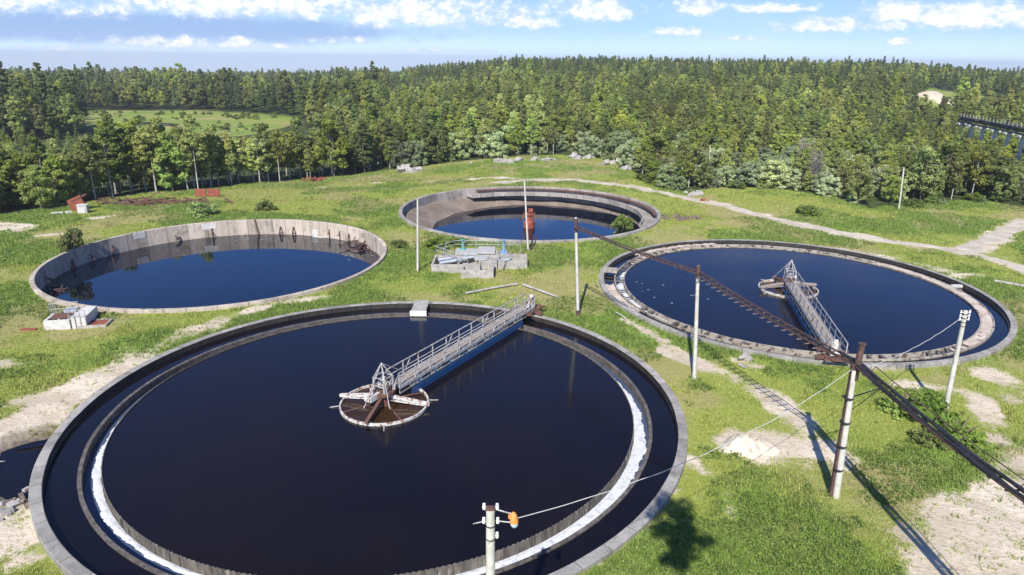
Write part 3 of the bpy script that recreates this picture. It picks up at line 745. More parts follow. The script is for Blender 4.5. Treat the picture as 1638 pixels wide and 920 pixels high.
scraper((bx_, by_, 0), R(-100.5), 19.6, 'walkway bridge with pale handrails over the near half of the right-hand tank', over=0.9, ringR=2.9, ringz=-0.42, armm='grate')

for (x_, y_, z_, r_) in ((ax, ay, -0.33, 2.9), (bx_, by_, -0.41, 2.85)):
    disc('ring_water', (x_, y_), r_, z_, M['water_brown'])
# concrete footbridge slab at the far side of tank A
th = math.atan2(P(672, 492).y-ay, P(672, 492).x-ax)
t = empty('channel_slab', (ax+18.6*math.cos(th), ay+18.6*math.sin(th), 0), th, 'white concrete slab bridging the channel on the far side of the nearest tank', 'slab')
b = MB(); b.box((0.0, 0, 0.02), (3.0, 1.35, 0.16)); b.build('deck_slab', M['concrete'], t)
b = MB(); b.box((-1.55, 0, -0.18), (0.32, 1.5, 0.55)); b.build('end_block', M['porcelain'], t)

# ------------------------------------------------------------------ small structures
def at_frame(px, py, rz, name, label, cat, group=None):
    g = G(px, py); return empty(name, (g.x, g.y, g.z), rz, label, cat, group)
def walls(b, x0, y0, x1, y1, z0, z1, th=0.25):
    b.box(((x0+x1)/2, y0+th/2, (z0+z1)/2), (x1-x0, th, z1-z0)); b.box(((x0+x1)/2, y1-th/2, (z0+z1)/2), (x1-x0, th, z1-z0))
    b.box((x0+th/2, (y0+y1)/2, (z0+z1)/2+0.003), (th, y1-y0-2*th, z1-z0)); b.box((x1-th/2, (y0+y1)/2, (z0+z1)/2+0.003), (th, y1-y0-2*th, z1-z0))
# valve chamber between tanks: px 690..840, y 392..446
t = at_frame(762, 440, R(0), 'valve_chamber', 'concrete valve chamber with open pits, blue-grey pipes and railings in the grass between the tanks', 'chamber')
b = MB()
walls(b, -5.0, 0.6, 0.4, 4.6, -0.3, 0.95)      # left pit
walls(b, -1.6, -1.2, 1.9, 1.6, -0.3, 0.90)     # front pit
walls(b, 2.2, 2.2, 5.6, 5.2, -0.3, 1.0)        # right pit
b.box((1.2, 4.4, 0.35), (2.2, 4.4, 1.3)); b.build('pit_walls', M['stone'], t)
b = MB(); b.box((-1.4, 5.6, 1.1), (2.6, 2.4, 0.14)); b.box((0.9, 6.0, 1.2), (2.0, 2.6, 0.16)); b.box((0.4, 3.0, 1.12), (1.5, 1.6, 0.12)); b.build('cover_slab', M['greybox'], t)
for k, (x, y) in enumerate(((-3.3, 2.1), (-2.5, 2.7), (-3.6, 3.3), (2.9, 3.0), (-1.4, 3.7))):
    b = MB(); b.tube([(x-0.9, y-0.2, 0.75), (x+0.9, y+0.2, 0.95)], 0.18, 10); b.tube([(x, y, 0.8), (x, y, 1.25)], 0.10, 8); b.build('pipe', M['paleblue'], t)
for (x, y, m, h) in ((-1.9, 6.2, 'teal', 1.15), (2.9, 5.4, 'blue', 1.35)):
    b = MB(); b.tube([(x, y, 0.9), (x, y, 1.2+h)], [0.20, 0.12], 12); b.tube([(x, y, 1.2+h), (x, y, 1.25+h)], 0.30, 14); b.box((x, y, 1.1), (0.75, 0.6, 0.4)); b.build('gate_valve', M[m], t)
for (x0, y0, x1, y1) in ((-4.9, 4.6, -3.0, 7.3), (-3.0, 7.3, 4.8, 7.5), (4.8, 7.5, 4.8, 5.3), (-4.9, 4.6, -1.0, 0.75), (1.9, -0.6, 3.6, 2.3)):
    b = MB(); a = Vector((x0, y0, 0)); c = Vector((x1, y1, 0)); n = max(2, int((c-a).length/1.3))
    for k in range(n+1): q = a.lerp(c, k/n); b.tube([(q.x, q.y, 0.5), (q.x, q.y, 1.95)], 0.035, 5)
    for z in (1.5, 1.95): b.tube([(a.x, a.y, z), (c.x, c.y, z)], 0.035, 5)
    b.build('railing', M['paleblue'], t)
# small chamber left: px 70..160, y 495..528
t = at_frame(105, 527, R(12), 'valve_chamber', 'small concrete box chamber with rusty lids and thin rails beside the left tank', 'chamber')
b = MB(); walls(b, -1.6, 0, 0.4, 1.9, -0.3, 0.85, 0.2); b.box((1.1, 1.5, 0.35), (1.1, 3.0, 1.3)); b.build('pit_walls', M['slab'], t)
b = MB(); b.box((-0.5, 1.0, 0.92), (1.5, 1.3, 0.06)); b.build('lid', M['rust'], t)
b = MB(); b.box((-0.3, 2.6, 0.75), (1.0, 0.8, 0.5)); b.build('pump_body', M['paleblue'], t)
for (a, c) in (((-1.8, 2.0), (0.4, 2.3)), ((0.45, -0.1), (1.7, 0.0)), ((-1.8, 2.0), (-1.8, 3.2))):
    b = MB(); a = Vector((*a, 0)); c = Vector((*c, 0))
    for k in range(4): q = a.lerp(c, k/3); b.tube([(q.x, q.y, -0.2), (q.x, q.y, 1.7)], 0.03, 5)
    for z in (1.2, 1.7): b.tube([(a.x, a.y, z), (c.x, c.y, z)], 0.03, 5)
    b.build('railing', M['galv'], t)
t = at_frame(150, 522, R(10), 'rusty_tray', 'rusty brown plate in a low concrete kerb right of the small chamber', 'plate')
b = MB(); b.box((0, 0.4, 0.12), (1.9, 1.3, 0.12)); b.build('plate', M['redrust'], t)
b = MB(); walls(b, -1.1, -0.4, 1.15, 1.2, -0.2, 0.22, 0.14); b.build('kerb', M['stone'], t)
g = G(46, 528); b = MB(); b.box((0, 0, 0.06), (1.3, 0.4, 0.10), rz=0.1); o = b.build('rusty_sheet', M['redrust']); o.location = g; tag(o, 'flat red rusty sheet lying in the grass left of the small chamber', 'sheet')

# pale low kerb in two runs in the grass
def polytube(name, pxs, r, m, label, cat, h=0.12, jitter=0.0, sink=0.0):
    pts = []
    for a, c in zip(pxs, pxs[1:]):
        A_, B_ = G(*a), G(*c); n = max(2, int((B_-A_).length/0.6))
        for k in range(n): q = A_.lerp(B_, k/n); pts.append(q)
    pts.append(G(*pxs[-1])); o0 = pts[0].copy()
    pts = [Vector((q.x-o0.x, q.y-o0.y, float(terr(q.x, q.y))+h-o0.z)) for q in pts]
    b = MB(); b.tube(pts, r, 6); o = b.build(name, m); o.location = o0; return tag(o, label, cat)
polytube('pipe_run', [(745, 472), (785, 464), (828, 457)], 0.13, M['stone'], 'pale pipe run in the grass, left arm of the flat angle behind the bridge end', 'pipe', 0.2)
polytube('pipe_run', [(836, 458), (862, 467), (892, 478)], 0.13, M['stone'], 'pale pipe run in the grass, right arm of the flat angle behind the bridge end', 'pipe', 0.2)
polytube('fallen_rod', [(985, 505), (1000, 514)], 0.04, M['wire'], 'short pale rod lying in the grass left of the right-hand tank', 'rod', 0.35)
polytube('drain_pipe', [(848, 402), (856, 390), (859, 383)], 0.10, M['darkrust'], 'dark pipe climbing the bank to the rim of the far tank', 'pipe', 0.25)
polytube('fallen_log', [(1590, 452), (1640, 461)], 0.16, M['stone'], 'pale fallen log in the grass beside the right-hand tank', 'log', 0.2)
# sand heap
def heap(name, px, py, rx, ry, h, m, label, cat, seed=0, n=28, kind=None):
    g = G(px, py); b = MB(); vs = []; fs = []
    rr = random.Random(seed); ph = [rr.uniform(0, 6.28) for _ in range(6)]
    N = 40
    for j in range(n+1):
        u = j/n
        for i in range(N):
            t = 2*PI*i/N; e = 1+0.14*math.sin(2*t+ph[0])+0.10*math.sin(5*t+ph[1])+0.05*math.sin(9*t+ph[2])
            x = rx*e*u*math.cos(t); y = ry*e*u*math.sin(t)
            z = h*(1-u**1.3)*(1+0.22*math.sin(x*2.7/rx*1.5+ph[3])+0.18*math.sin(y*4/ry+ph[4])+0.12*math.sin(x*9+ph[5])*math.sin(y*8)+rr.uniform(-.07, .07))-0.14*u
            vs.append((x, y, z))
    for j in range(n):
        for i in range(N): fs.append((j*N+i, (j+1)*N+i, (j+1)*N+(i+1) % N, j*N+(i+1) % N))
    b.add(vs, fs, 0, True); o = b.build(name, m, recalc=False); o.location = (g.x, g.y, float(terr(g.x, g.y))-0.02); return tag(o, label, cat, kind=kind)
heap('sand_heap', 1198, 716, 1.75, 1.45, 1.05, M['sandheap'], 'pale heap of sand in the grass between the near tank and the tall twin pole', 'sand heap', 3)
# rubble blocks along the far edge
def rubble(px, py, n, w, label, m='stone', size=(0.5, 1.6), flat=0.6, name='rubble_pile'):
    g = G(px, py); t = empty(name, (g.x, g.y, float(terr(g.x, g.y))), random.uniform(-.2, .2), label, 'rubble')
    for k in range(n):
        b = MB()
        s = random.uniform(*size)
        M4 = Matrix.Rotation(random.uniform(0, PI), 4, 'Z') @ Matrix.Rotation(random.gauss(0, 0.3), 4, 'X') @ Matrix.Rotation(random.gauss(0, 0.3), 4, 'Y')
        b.box((random.uniform(-w, w), random.gauss(0, 0.9), s*0.2), (s*1.3, s*0.9, s*flat), M=M4); b.build('block', M[m], t)
    return t
rubble(654, 275, 9, 2.0, 'large pale boulder heap at the edge of the trees left of centre', size=(0.9, 2.3))
rubble(812, 260, 10, 3.2, 'long row of pale concrete slabs before the pale willows')
rubble(868, 257, 9, 2.8, 'low pale rubble behind the half empty tank', size=(0.4, 1.2))
rubble(932, 254, 11, 2.6, 'grey and pale broken blocks at the foot of the willows right of centre')
rubble(980, 262, 7, 2.0, 'small grey rubble at the right end of the far grass')
rubble(1112, 311, 8, 1.8, 'grey rocks beside the dirt track under the shrubs', size=(0.4, 1.0))
rubble(760, 262, 6, 2.0, 'sparse pale stones at the tree edge left of the slab row', size=(0.3, 0.8))
rubble(1003, 271, 3, 0.8, 'single pale boulder near the shrubs right of the far grass', size=(1.0, 1.6))
rubble(1090, 350, 12, 2.6, 'dark brown earth and stones beside the right end of the far tank', m='wood', size=(0.3, 1.1))
rubble(1190, 578, 3, 0.5, 'pale stone slab in the grass below the right-hand tank', size=(0.4, 0.9), flat=0.3)
rubble(5, 745, 12, 0.8, 'broken pale stones on the left bank of the small pool', size=(0.15, 0.5))
rubble(14, 812, 12, 0.6, 'broken pale stones below the small pool', size=(0.15, 0.45))
# rusty things by the trees
g = G(126, 336); t = empty('rusty_tank_box', g, R(25), 'tilted orange-red rusty box at the foot of the left trees', 'container')
b = MB(); M4 = Matrix.Rotation(R(-22), 4, 'Y'); b.box((0, 0, 1.0), (2.0, 1.6, 1.9), M=M4); b.build('body', M['redrust'], t)
b = MB(); b.box((0.36, 0, 1.95), (2.1, 1.7, 0.08), M=M4); b.build('lid', M['rust'], t)
g = G(134, 341); t = empty('grey_cabinet', g, R(15), 'pale grey metal cabinet standing before the tilted rusty box', 'cabinet')
b = MB(); b.box((0, 0, 0.6), (1.3, 1.0, 1.25)); b.build('body', M['greybox'], t); b = MB(); b.box((0, 0, 1.27), (1.45, 1.15, 0.09)); b.box((-0.05, -0.53, 0.6), (1.0, 0.05, 1.0)); b.build('door', M['slab'], t)
for k, px in enumerate((322, 343)):  # pair of upright rusty metal panels, each a sheet between two posts
    g = G(px, 315); t = empty('rusty_panel', g, R(-4+3*k), ('left' if k == 0 else 'right')+' of two upright red rusty panels standing before the birch trunks', 'panel', 'red panels before the birches')
    b = MB(); b.box((0, 0, 0.75), (1.85, 0.1, 1.3)); b.build('sheet', M['redrust'], t)
    b = MB(); b.bar((-0.95, 0.02, -0.2), (-0.95, 0.02, 1.45), 0.1); b.bar((0.95, 0.02, -0.2), (0.95, 0.02, 1.45), 0.1); b.build('frame', M['darkrust'], t)
g = G(258, 326); debris('scrap_heap', g, 60, 3.6, 0.9, 0.3, 4.5, M['rust'], 'long pile of rusty beams and frames at the foot of the birches', 'scrap', (0.1, 0.3), 0.1)
g = G(190, 326); debris('scrap_heap', g, 14, 1.6, 0.5, 0.2, 2.5, M['wood'], 'small pile of grey-brown timber between the rusty box and the beam pile', 'scrap', (0.1, 0.2), 0.1)
g = G(502, 290); debris('scrap_heap', g, 16, 0.8, 0.6, 0.6, 1.8, M['redrust'], 'small red rusty scrap at the tree edge right of the birch trunks', 'scrap', (0.1, 0.35))
g = G(92, 343); b = MB(); b.box((0, 0, 0.15), (1.5, 0.9, 0.3), rz=0.3); b.box((1.4, 0.5, 0.2), (0.7, 0.6, 0.35), rz=0.9); o = b.build('white_sacks', M['slab']); o.location = g; tag(o, 'pale sacks on the grass left of the tilted rusty box', 'sacks')
g = G(1124, 322); b = MB(); b.box((0, 0, 0.2), (0.7, 0.5, 0.4), rz=0.4); b.bar((0.2, 0, 0.3), (1.2, 0.3, 0.1), 0.12); o = b.build('red_scrap', M['redrust']); o.location = g; tag(o, 'small red scrap beside the dirt track', 'scrap')
# timber at the pool edge
g = P(40, 800, -0.5); t = empty('timber_post', (g.x, g.y, -0.9), 0, 'old grey timber posts at the near end of the small pool', 'timber')
b = MB()
for k in range(5): b.bar((0.28*k-0.4+0.02*k, -0.5+0.12*k, 0), (0.28*k-0.4, -0.45-0.4*k*0.2, 0.75+0.12*(k % 2)), 0.16, 0.14)
b.bar((-0.5, 0.4, 0.5), (0.8, -0.9, 0.55), 0.2, 0.12); b.build('planks', M['wood'], t)
g = P(70, 705, -0.4); b = MB(); b.bar((-1.3, -0.45, 0), (1.1, 0.5, 0.05), 0.2, 0.1); o = b.build('plank', M['wood']); o.location = (g.x-0.3, g.y+0.2, -0.45); tag(o, 'dark plank along the top edge of the small pool', 'plank')

POLEFEET = []
# ------------------------------------------------------------------ poles, tray, wires
def pole(pb, pt, r0, r1, label, ins=0, zt=None, lean_to=None, name='concrete_pole', armdir=0.0, below=0.0):
    base = G(*pb); base.z = float(terr(base.x, base.y))-0.3
    # top: closest height such that the top falls on the given row of the photo, allowing the real lean
    best = None
    for z in np.arange(3, 12, 0.02):
        q = P(pt[0], pt[1], z); d = math.hypot(q.x-base.x, q.y-base.y)
        if best is None or d < best[0]: best = (d, q)
    top = best[1]
    POLEFEET.append((base.x, base.y)); t = empty(name, base, 0, label, 'pole', 'concrete utility poles on the site')
    b = MB(); d = top-base
    n = 10; seg = [d*(k/n) for k in range(n+1)]; b.tube(seg, [r0+(r1-r0)*k/n for k in range(n+1)], 8)
    b.build('shaft', M['pole'], t)
    for k in range(ins):
        b = MB(); z = 0.985-0.032*(k//2); q = d*z; sx = -1 if k % 2 else 1
        u = Vector((math.cos(armdir), math.sin(armdir), 0))*sx
        b.tube([q, q+u*0.30], 0.02, 5); b.tube([q+u*0.30+Vector((0, 0, -0.03)), q+u*0.30+Vector((0, 0, 0.15))], [0.06, 0.045], 8)
        b.build('insulator', M['porcelain'], t)
    if ins:
        b = MB()
        for k in range((ins+1)//2+1): q = d*(0.97-0.035*k); b.tube([q-Vector((0, 0, 0.03)), q+Vector((0, 0, 0.03))], r1*1.15, 8)
        b.build('band', M['darkrust'], t)
    return t, base, top
pole((668, 436), (668, 319), 0.13, 0.10, 'pale slim pole left of the valve chamber, between the left and far tanks')
pole((845, 400), (839, 290), 0.13, 0.10, 'pale slim pole standing before the half empty far tank')
tp, pb1, pt1 = pole((925, 505), (921, 348), 0.16, 0.12, 'pale pole carrying the far end of the cable tray, between the near and right-hand tanks')
b = MB(); d = pt1-pb1; b.tube([d*0.86, d*0.99], 0.15, 8); b.bar(d*0.90+Vector((-0.1, -0.1, 0)), d*0.9+Vector((0.35, -0.3, -0.1)), 0.12); b.build('clamp', M['darkrust'], tp)
b = MB(); b.tube([d*0.0+Vector((0, 0, 0.3)), d*0.09], 0.18, 8); b.build('band', M['darkrust'], tp)
tp, pb2, pt2 = pole((1111, 607), (1117, 425), 0.17, 0.12, 'pale pole under the middle of the cable tray, before the right-hand tank')
b = MB(); d = pt2-pb2; b.tube([d*0.90, d*1.0], 0.15, 8); b.build('clamp', M['darkrust'], tp)
tp, pb3, pt3 = pole((1337, 795), (1366, 592), 0.20, 0.15, 'thick pale pole strapped to a dark rusty post under the cable tray')
d = pt3-pb3
b = MB(); off = Vector((-0.27, 0.05, 0)); b.bar(off+Vector((0, 0, 0.2)), d+off*0.5+Vector((0.05, 0, 0.3)), 0.18, 0.16); b.build('strapped_post', M['darkrust'], tp)
b = MB(); b.tube([d*0.93+Vector((0.08, 0, 0)), d+Vector((0.2, 0.02, 1.45))], [0.17, 0.15], 8); b.tube([d+Vector((0.2, 0.02, 1.4)), d+Vector((0.2, 0.02, 1.47))], 0.19, 8); b.build('top_post', M['darkrust'], tp)
for k in (0.26, 0.44, 0.62, 0.80):
    b = MB(); q = d*k; b.tube([q-Vector((0.08, 0, 0.03)), q+Vector((-0.08, 0, 0.03))], 0.27, 10); b.build('band', M['black'], tp)
b = MB(); q = d*0.80; b.bar(q, q+Vector((1.9, 0.6, 0.3)), 0.05); b.bar(q+Vector((0, 0, -0.9)), q+Vector((1.9, 0.6, 0.3)), 0.03); b.build('stay', M['black'], tp)
tp, pb4, pt4 = pole((1510, 665), (1545, 497), 0.17, 0.13, 'leaning pale pole with insulators at the right, beside the dark green bush', ins=6, armdir=0.1)
pole((1134, 287), (1136, 233), 0.14, 0.11, 'distant pale pole among the shrubs behind the dirt track')
pole((1438, 335), (1446, 268), 0.14, 0.11, 'distant leaning pale pole at the edge of the bushes, right of centre')
# lamp pole at the bottom of the frame
ztop = 8.6; q = P(782, 816, ztop)
lp = empty('lamp_pole', (q.x+0.05, q.y, -0.6), 0, 'pale concrete pole with white insulators and an orange lamp at the bottom of the picture', 'lamp pole')
hh = ztop+0.6
b = MB(); b.tube([(0.05*0, 0, hh*k/8) for k in range(9)], [0.19-0.05*k/8 for k in range(9)], 10); b.build('shaft', M['pole'], lp)
b = MB(); b.box((0, 0, hh+0.06), (0.32, 0.12, 0.14)); b.build('cap', M['darkrust'], lp)
for (x, z) in ((-0.20, hh+0.12), (0.21, hh+0.12), (-0.21, hh-0.40), (0.23, hh-0.40), (0.21, hh-0.95)):
    b = MB(); b.tube([(x, 0, z-0.08), (x, 0, z+0.02), (x, 0, z+0.04), (x, 0, z+0.11)], [0.05, 0.06, 0.045, 0.05], 10); b.build('insulator', M['porcelain'], lp)
for z in (hh-0.55, hh-1.05):
    b = MB(); b.tube([(0, 0, z-0.015), (0, 0, z+0.015)], 0.165, 12); b.build('band', M['black'], lp)
b = MB(); b.tube([(0.2, 0, hh+0.02), (0.5, -0.05, hh-0.04), (0.70, -0.1, hh-0.06)], 0.025, 6); b.tube([(0.2, 0, hh-0.40), (0.7, -0.05, hh-0.42)], 0.022, 6); b.tube([(-0.2, 0, hh-0.42), (-0.55, 0, hh-0.52)], 0.02, 6); b.build('bracket', M['galv'], lp)
lm = MB(); a = Vector((0.72, -0.1, hh-0.02)); e = Vector((0.76, -0.02, hh-0.60)); dd = e-a
lm.tube([a, a+dd*0.1, a+dd*0.3, a+dd*0.62], [0.05, 0.09, 0.12, 0.14], 16); lm.box(a+Vector((-0.08, 0, -0.14)), (0.16, 0.08, 0.1)); lo = lm.build('lamp_housing', M['orange'], lp)
lm = MB(); lm.tube([a+dd*0.61, a+dd*0.8, a+dd*0.93, a+dd], [0.13, 0.128, 0.10, 0.03], 16); lm.build('lamp_glass', M['glass'], lp)

# cable tray: bundle of black cables over a ladder of rungs
t1 = pb1.lerp(pt1, 0.915); t2 = pb2.lerp(pt2, 0.945); t3 = pt3.copy()+Vector((0.25, 0.0, 0.25))
t4 = P(1655, 806, 7.6)
d34 = (t4-t3); t5 = t4+d34.normalized()*6
nodes = [t1, t2, t3, t4, t5]
org = t2.copy()
tray = empty('cable_tray', org, 0, 'long dark overhead cable tray with rungs running over the right-hand tank to the right edge', 'cable tray')
def tray_pt(s):
    i = min(int(s), 3); f = s-i; p = nodes[i].lerp(nodes[i+1], f); sag = 0.16*4*f*(1-f); return p-Vector((0, 0, sag))-org
steps = 140; ss = [4*k/steps for k in range(steps+1)]
def side(s):
    d = tray_pt(min(s+0.02, 4))-tray_pt(max(s-0.02, 0)); d.z = 0; d.normalize(); return Vector((d.y, -d.x, 0))   # +: towards west
for sgn, w in ((-1, 0.26), (1, 0.26)):
    b = MB(); pts = [tray_pt(s)+side(s)*sgn*w for s in ss]
    for a, c in zip(pts, pts[1:]): b.bar(a, c, 0.05, 0.08)
    b.build('side_rail', M['darkrust'], tray)
L = 0; pr = tray_pt(0)
for k in range(1, 1200):
    s = 4*k/1200; q = tray_pt(s); L += (q-pr).length; pr = q
    if L > (0.62 if s < 2 else 0.9):
        L = 0; sd = side(s); b = MB(); b.bar(q+sd*(0.58 if 1.0 < s < 1.9 else 0.27)+Vector((0, 0, -0.10)), q-sd*0.30+Vector((0, 0, -0.10)), 0.08, 0.04); b.build('rung', M['wood'], tray)
for j in range(5):
    b = MB(); pts = []
    for k, s in enumerate(ss):
        ph = j*1.3; thick = 1.0
        pts.append(tray_pt(s)+side(s)*(0.13*(j-2)*0.8+0.03*math.sin(k*0.35+ph))+Vector((0, 0, 0.02+0.05*math.sin(j*2.1)+0.03*math.sin(k*0.5+ph))))
    s0 = 0 if j == 2 else 66+j
    b.tube(pts[s0:], 0.035 if s0 == 0 else 0.07, 6); b.build('cable', M['black'], tray)
# guard rail on the east side of the near spans
b = MB(); pts = [tray_pt(s)-side(s)*0.42+Vector((0, 0, 0.28)) for s in ss if s >= 2.05]; b.tube(pts, 0.025, 5)
for k, s in enumerate([s for s in ss if s >= 2.05]):
    if k % 5 == 0: b.bar(pts[k], tray_pt(s)-side(s)*0.25, 0.03)
b.build('guard_rail', M['darkrust'], tray)
# wires
def wire(name, a, c, sag, r, m, label, wav=0.0):
    pts = []; n = 60
    for k in range(n+1):
        f = k/n; q = a.lerp(c, f); q = q-a; q.z -= sag*4*f*(1-f); q.z += wav*math.sin(k*0.9)*math.sin(PI*f); q.x += wav*math.cos(k*0.6)*math.sin(PI*f)*0.5; pts.append(q)
    b = MB(); b.tube(pts, r, 5); o = b.build(name, m); o.location = a; return tag(o, label, 'wire')
wa = pt3+Vector((-0.1, 0, 0.05)); lampw = Vector((q.x, q.y, 0)); lw = Vector(lp.location)+Vector((0.78, -0.08, hh-0.25))
wire('wire', lw, wa, 0.95, 0.016, M['wire'], 'pale wire running from the orange lamp over the near tank to the tall strapped pole', 0.02).hide_render = False
wire('wire', pt4+Vector((-0.25, 0, -0.55)), wa+Vector((0.2, 0, -0.05)), 0.45, 0.016, M['wire'], 'thin pale wire looping from the strapped pole to the leaning insulator pole', 0.02)

# ------------------------------------------------------------------ far conveyor on piers
t = empty('elevated_pipeline', G(1600, 212), 0, 'black elevated pipeline on pale concrete piers above the trees at the right edge', 'pipeline')
o0 = Vector(t.location)
def farp(px, py, d):
    v = P(px, py, 0); 
    u = (v-Vector((0, 0, H))); k = d/math.hypot(u.x, u.y); return Vector((0, 0, H))+u*k
e0 = farp(1536, 190, 215); e1 = farp(1640, 210, 180); e2 = e1+(e1-e0)*0.6
b = MB(); b.tube([e0-o0, e1-o0, e2-o0], 0.34, 10); b.bar(e0-o0+Vector((0, 0, 0.55)), e2-o0+Vector((0, 0, 0.55)), 1.1, 0.15); b.bar(e0-o0+Vector((0, 0, -0.7)), e2-o0+Vector((0, 0, -0.7)), 1.2, 0.18); b.build('pipe', M['black'], t)
for k in range(30): b = MB(); q = e0.lerp(e2, k/29)-o0; b.bar(q+Vector((0, 0, 0.6)), q+Vector((0, 0, 1.4)), 0.10); b.build('guard_post', M['galv'], t)
for k in range(9):
    q = e0.lerp(e2, 0.03+k/8.5)-o0; b = MB(); gz = float(terr(q.x+o0.x, q.y+o0.y))-o0.z
    b.box((q.x, q.y, (q.z-1.3+gz)/2), (0.5, 0.5, q.z-1.3-gz)); b.box((q.x, q.y, q.z-1.07), (2.0, 1.0, 0.45)); b.build('pier', M['slab'], t)

# ------------------------------------------------------------------ vegetation
def leafmesh(name, centres, rad, per, size, cols, rs, squash=0.8, m='leaf', tri=False):
    """clumps of small leaf faces spread round the given centres"""
    n = len(centres)*per
    C_ = np.repeat(np.array(centres), per, 0); Rr = np.repeat(np.array(rad), per)
    d = rs.normal(size=(n, 3)); d /= np.linalg.norm(d, axis=1)[:, None]
    rr = rs.uniform(0.45, 1.0, n)**0.5
    pos = C_+d*(Rr*rr)[:, None]*np.array([1, 1, squash])
    nrm = d*0.9+rs.normal(size=(n, 3))*0.55+np.array([0, 0, 0.25]); nrm /= np.linalg.norm(nrm, axis=1)[:, None]
    u = np.cross(nrm, rs.normal(size=(n, 3))); u /= np.linalg.norm(u, axis=1)[:, None]+1e-9
    v = np.cross(nrm, u); s = size*rs.uniform(0.6, 1.35, n)[:, None]
    q = np.stack([pos+u*s, pos+v*s*0.75, pos-u*s, pos-v*s*0.75], 1) if not tri else np.stack([pos+u*s, pos+v*s*0.8, pos-u*s*0.7-v*s*0.4], 1)
    k = q.shape[1]
    co = q.reshape(-1, 3)
    cc = np.repeat(np.array(cols), per, 0)*rs.uniform(0.85, 1.18, n)[:, None]
    cc = np.repeat(cc, k, 0)
    return co, k, cc
def mesh_from(name, co, k, cc, mats):
    nf = len(co)//k
    me = bpy.data.meshes.new(name); me.vertices.add(len(co)); me.vertices.foreach_set('co', co.astype(np.float32).ravel())
    me.loops.add(len(co)); me.loops.foreach_set('vertex_index', np.arange(len(co), dtype=np.int32))
    me.polygons.add(nf); me.polygons.foreach_set('loop_start', np.arange(0, len(co), k, dtype=np.int32)); me.polygons.foreach_set('loop_total', np.full(nf, k, np.int32))
    me.update()
    at = me.attributes.new('tint', 'FLOAT_COLOR', 'POINT'); at.data.foreach_set('color', np.concatenate([cc, np.ones((len(cc), 1))], 1).astype(np.float32).ravel())
    for m in mats: me.materials.append(m)
    return me
def crown_pts(kind, rs, h):
    pts = []; rad = []; 
    if kind == 'birch':
        r0 = 0.16*h
        for _ in range(46):
            z = rs.uniform(0.30, 1.0); w = r0*math.sin(PI*min(1, (z-0.22)/0.80)**0.75)**0.8+0.15
            a = rs.uniform(0, 2*PI); q = w*rs.uniform(0.2, 1)**0.6
            pts.append((q*math.cos(a), q*math.sin(a), z*h*0.96)); rad.append(rs.uniform(0.04, 0.13)*h*0.6)
    elif kind == 'broad':
        r0 = 0.26*h
        for _ in range(60):
            z = rs.uniform(0.12, 1.0); w = r0*math.sin(PI*min(1, (z+0.12)/1.14))**0.6
            a = rs.uniform(0, 2*PI); q = w*rs.uniform(0.3, 1)**0.5
            pts.append((q*math.cos(a), q*math.sin(a), z*h*0.93)); rad.append(rs.uniform(0.04, 0.13)*h*0.75)
    elif kind == 'willow':
        r0 = 0.46*h
        for _ in range(64):
            a = rs.uniform(0, 2*PI); z = rs.uniform(0.06, 0.95); w = r0*(1-(max(0, z-0.35)/0.68)**2)**0.5
            q = w*rs.uniform(0.4, 1)**0.5
            pts.append((q*math.cos(a), q*math.sin(a), z*h*0.9)); rad.append(rs.uniform(0.08, 0.15)*h*0.8)
    elif kind == 'pine':
        for _ in range(62):
            z = rs.uniform(0.16, 1.0)**0.85; w = 0.165*h*(1.03-z)**0.8+0.08
            a = rs.uniform(0, 2*PI); q = w*rs.uniform(0.35, 1)
            pts.append((q*math.cos(a), q*math.sin(a), z*h-0.12*q)); rad.append((0.03+0.05*(1-z))*h)
    elif kind == 'shrub':
        for _ in range(30):
            a = rs.uniform(0, 2*PI); q = h*0.62*rs.uniform(0, 1)**0.5; z = h*(0.15+0.75*rs.uniform(0, 1)*(1-(q/(0.75*h))**2))
            pts.append((q*math.cos(a), q*math.sin(a), z)); rad.append(rs.uniform(0.12, 0.22)*h)
    return pts, rad
PAL = dict(birch=((0.235, 0.290, 0.058), (0.360, 0.410, 0.100)), broad=((0.185, 0.250, 0.054), (0.300, 0.360, 0.092)),
           willow=((0.30, 0.37, 0.16), (0.42, 0.49, 0.26)), pine=((0.115, 0.170, 0.050), (0.190, 0.245, 0.075)), shrub=((0.14, 0.21, 0.04), (0.23, 0.31, 0.068)))
def trunk_mb(kind, h, rs):
    b = MB()
    if kind == 'shrub':
        for k in range(5):
            a = rs.uniform(0, 6.28); b.tube([(0, 0, -0.2), (0.25*h*math.cos(a), 0.25*h*math.sin(a), 0.45*h), (0.45*h*math.cos(a), 0.45*h*math.sin(a), 0.75*h)], [0.05*h, 0.03*h, 0.01*h], 5)
        return b
    r0 = {'birch': 0.0105, 'broad': 0.014, 'willow': 0.018, 'pine': 0.012}[kind]*h
    lean = rs.normal(0, 0.012*h, 2); top = 0.92 if kind != 'willow' else 0.6
    pts = [(lean[0]*f*f, lean[1]*f*f, h*f) for f in np.linspace(0, top, 6)]; pts[0] = (0, 0, -0.4)
    b.tube(pts, [r0*(1-0.85*f) for f in np.linspace(0, 1, 6)], 6)
    nl = 7 if kind != 'pine' else 8
    for k in range(nl):
        f = rs.uniform(0.35, 0.8)*top; a = rs.uniform(0, 6.28); L = {'birch': 0.10, 'broad': 0.20, 'willow': 0.34, 'pine': 0.10}[kind]*h
        z0 = h*f; up = 0.8 if kind != 'pine' else 0.1
        b.tube([(lean[0]*f*f, lean[1]*f*f, z0), (0.5*L*math.cos(a), 0.5*L*math.sin(a), z0+0.4*L*up), (L*math.cos(a), L*math.sin(a), z0+L*up)], [r0*0.45, r0*0.3, r0*0.1], 4)
    return b
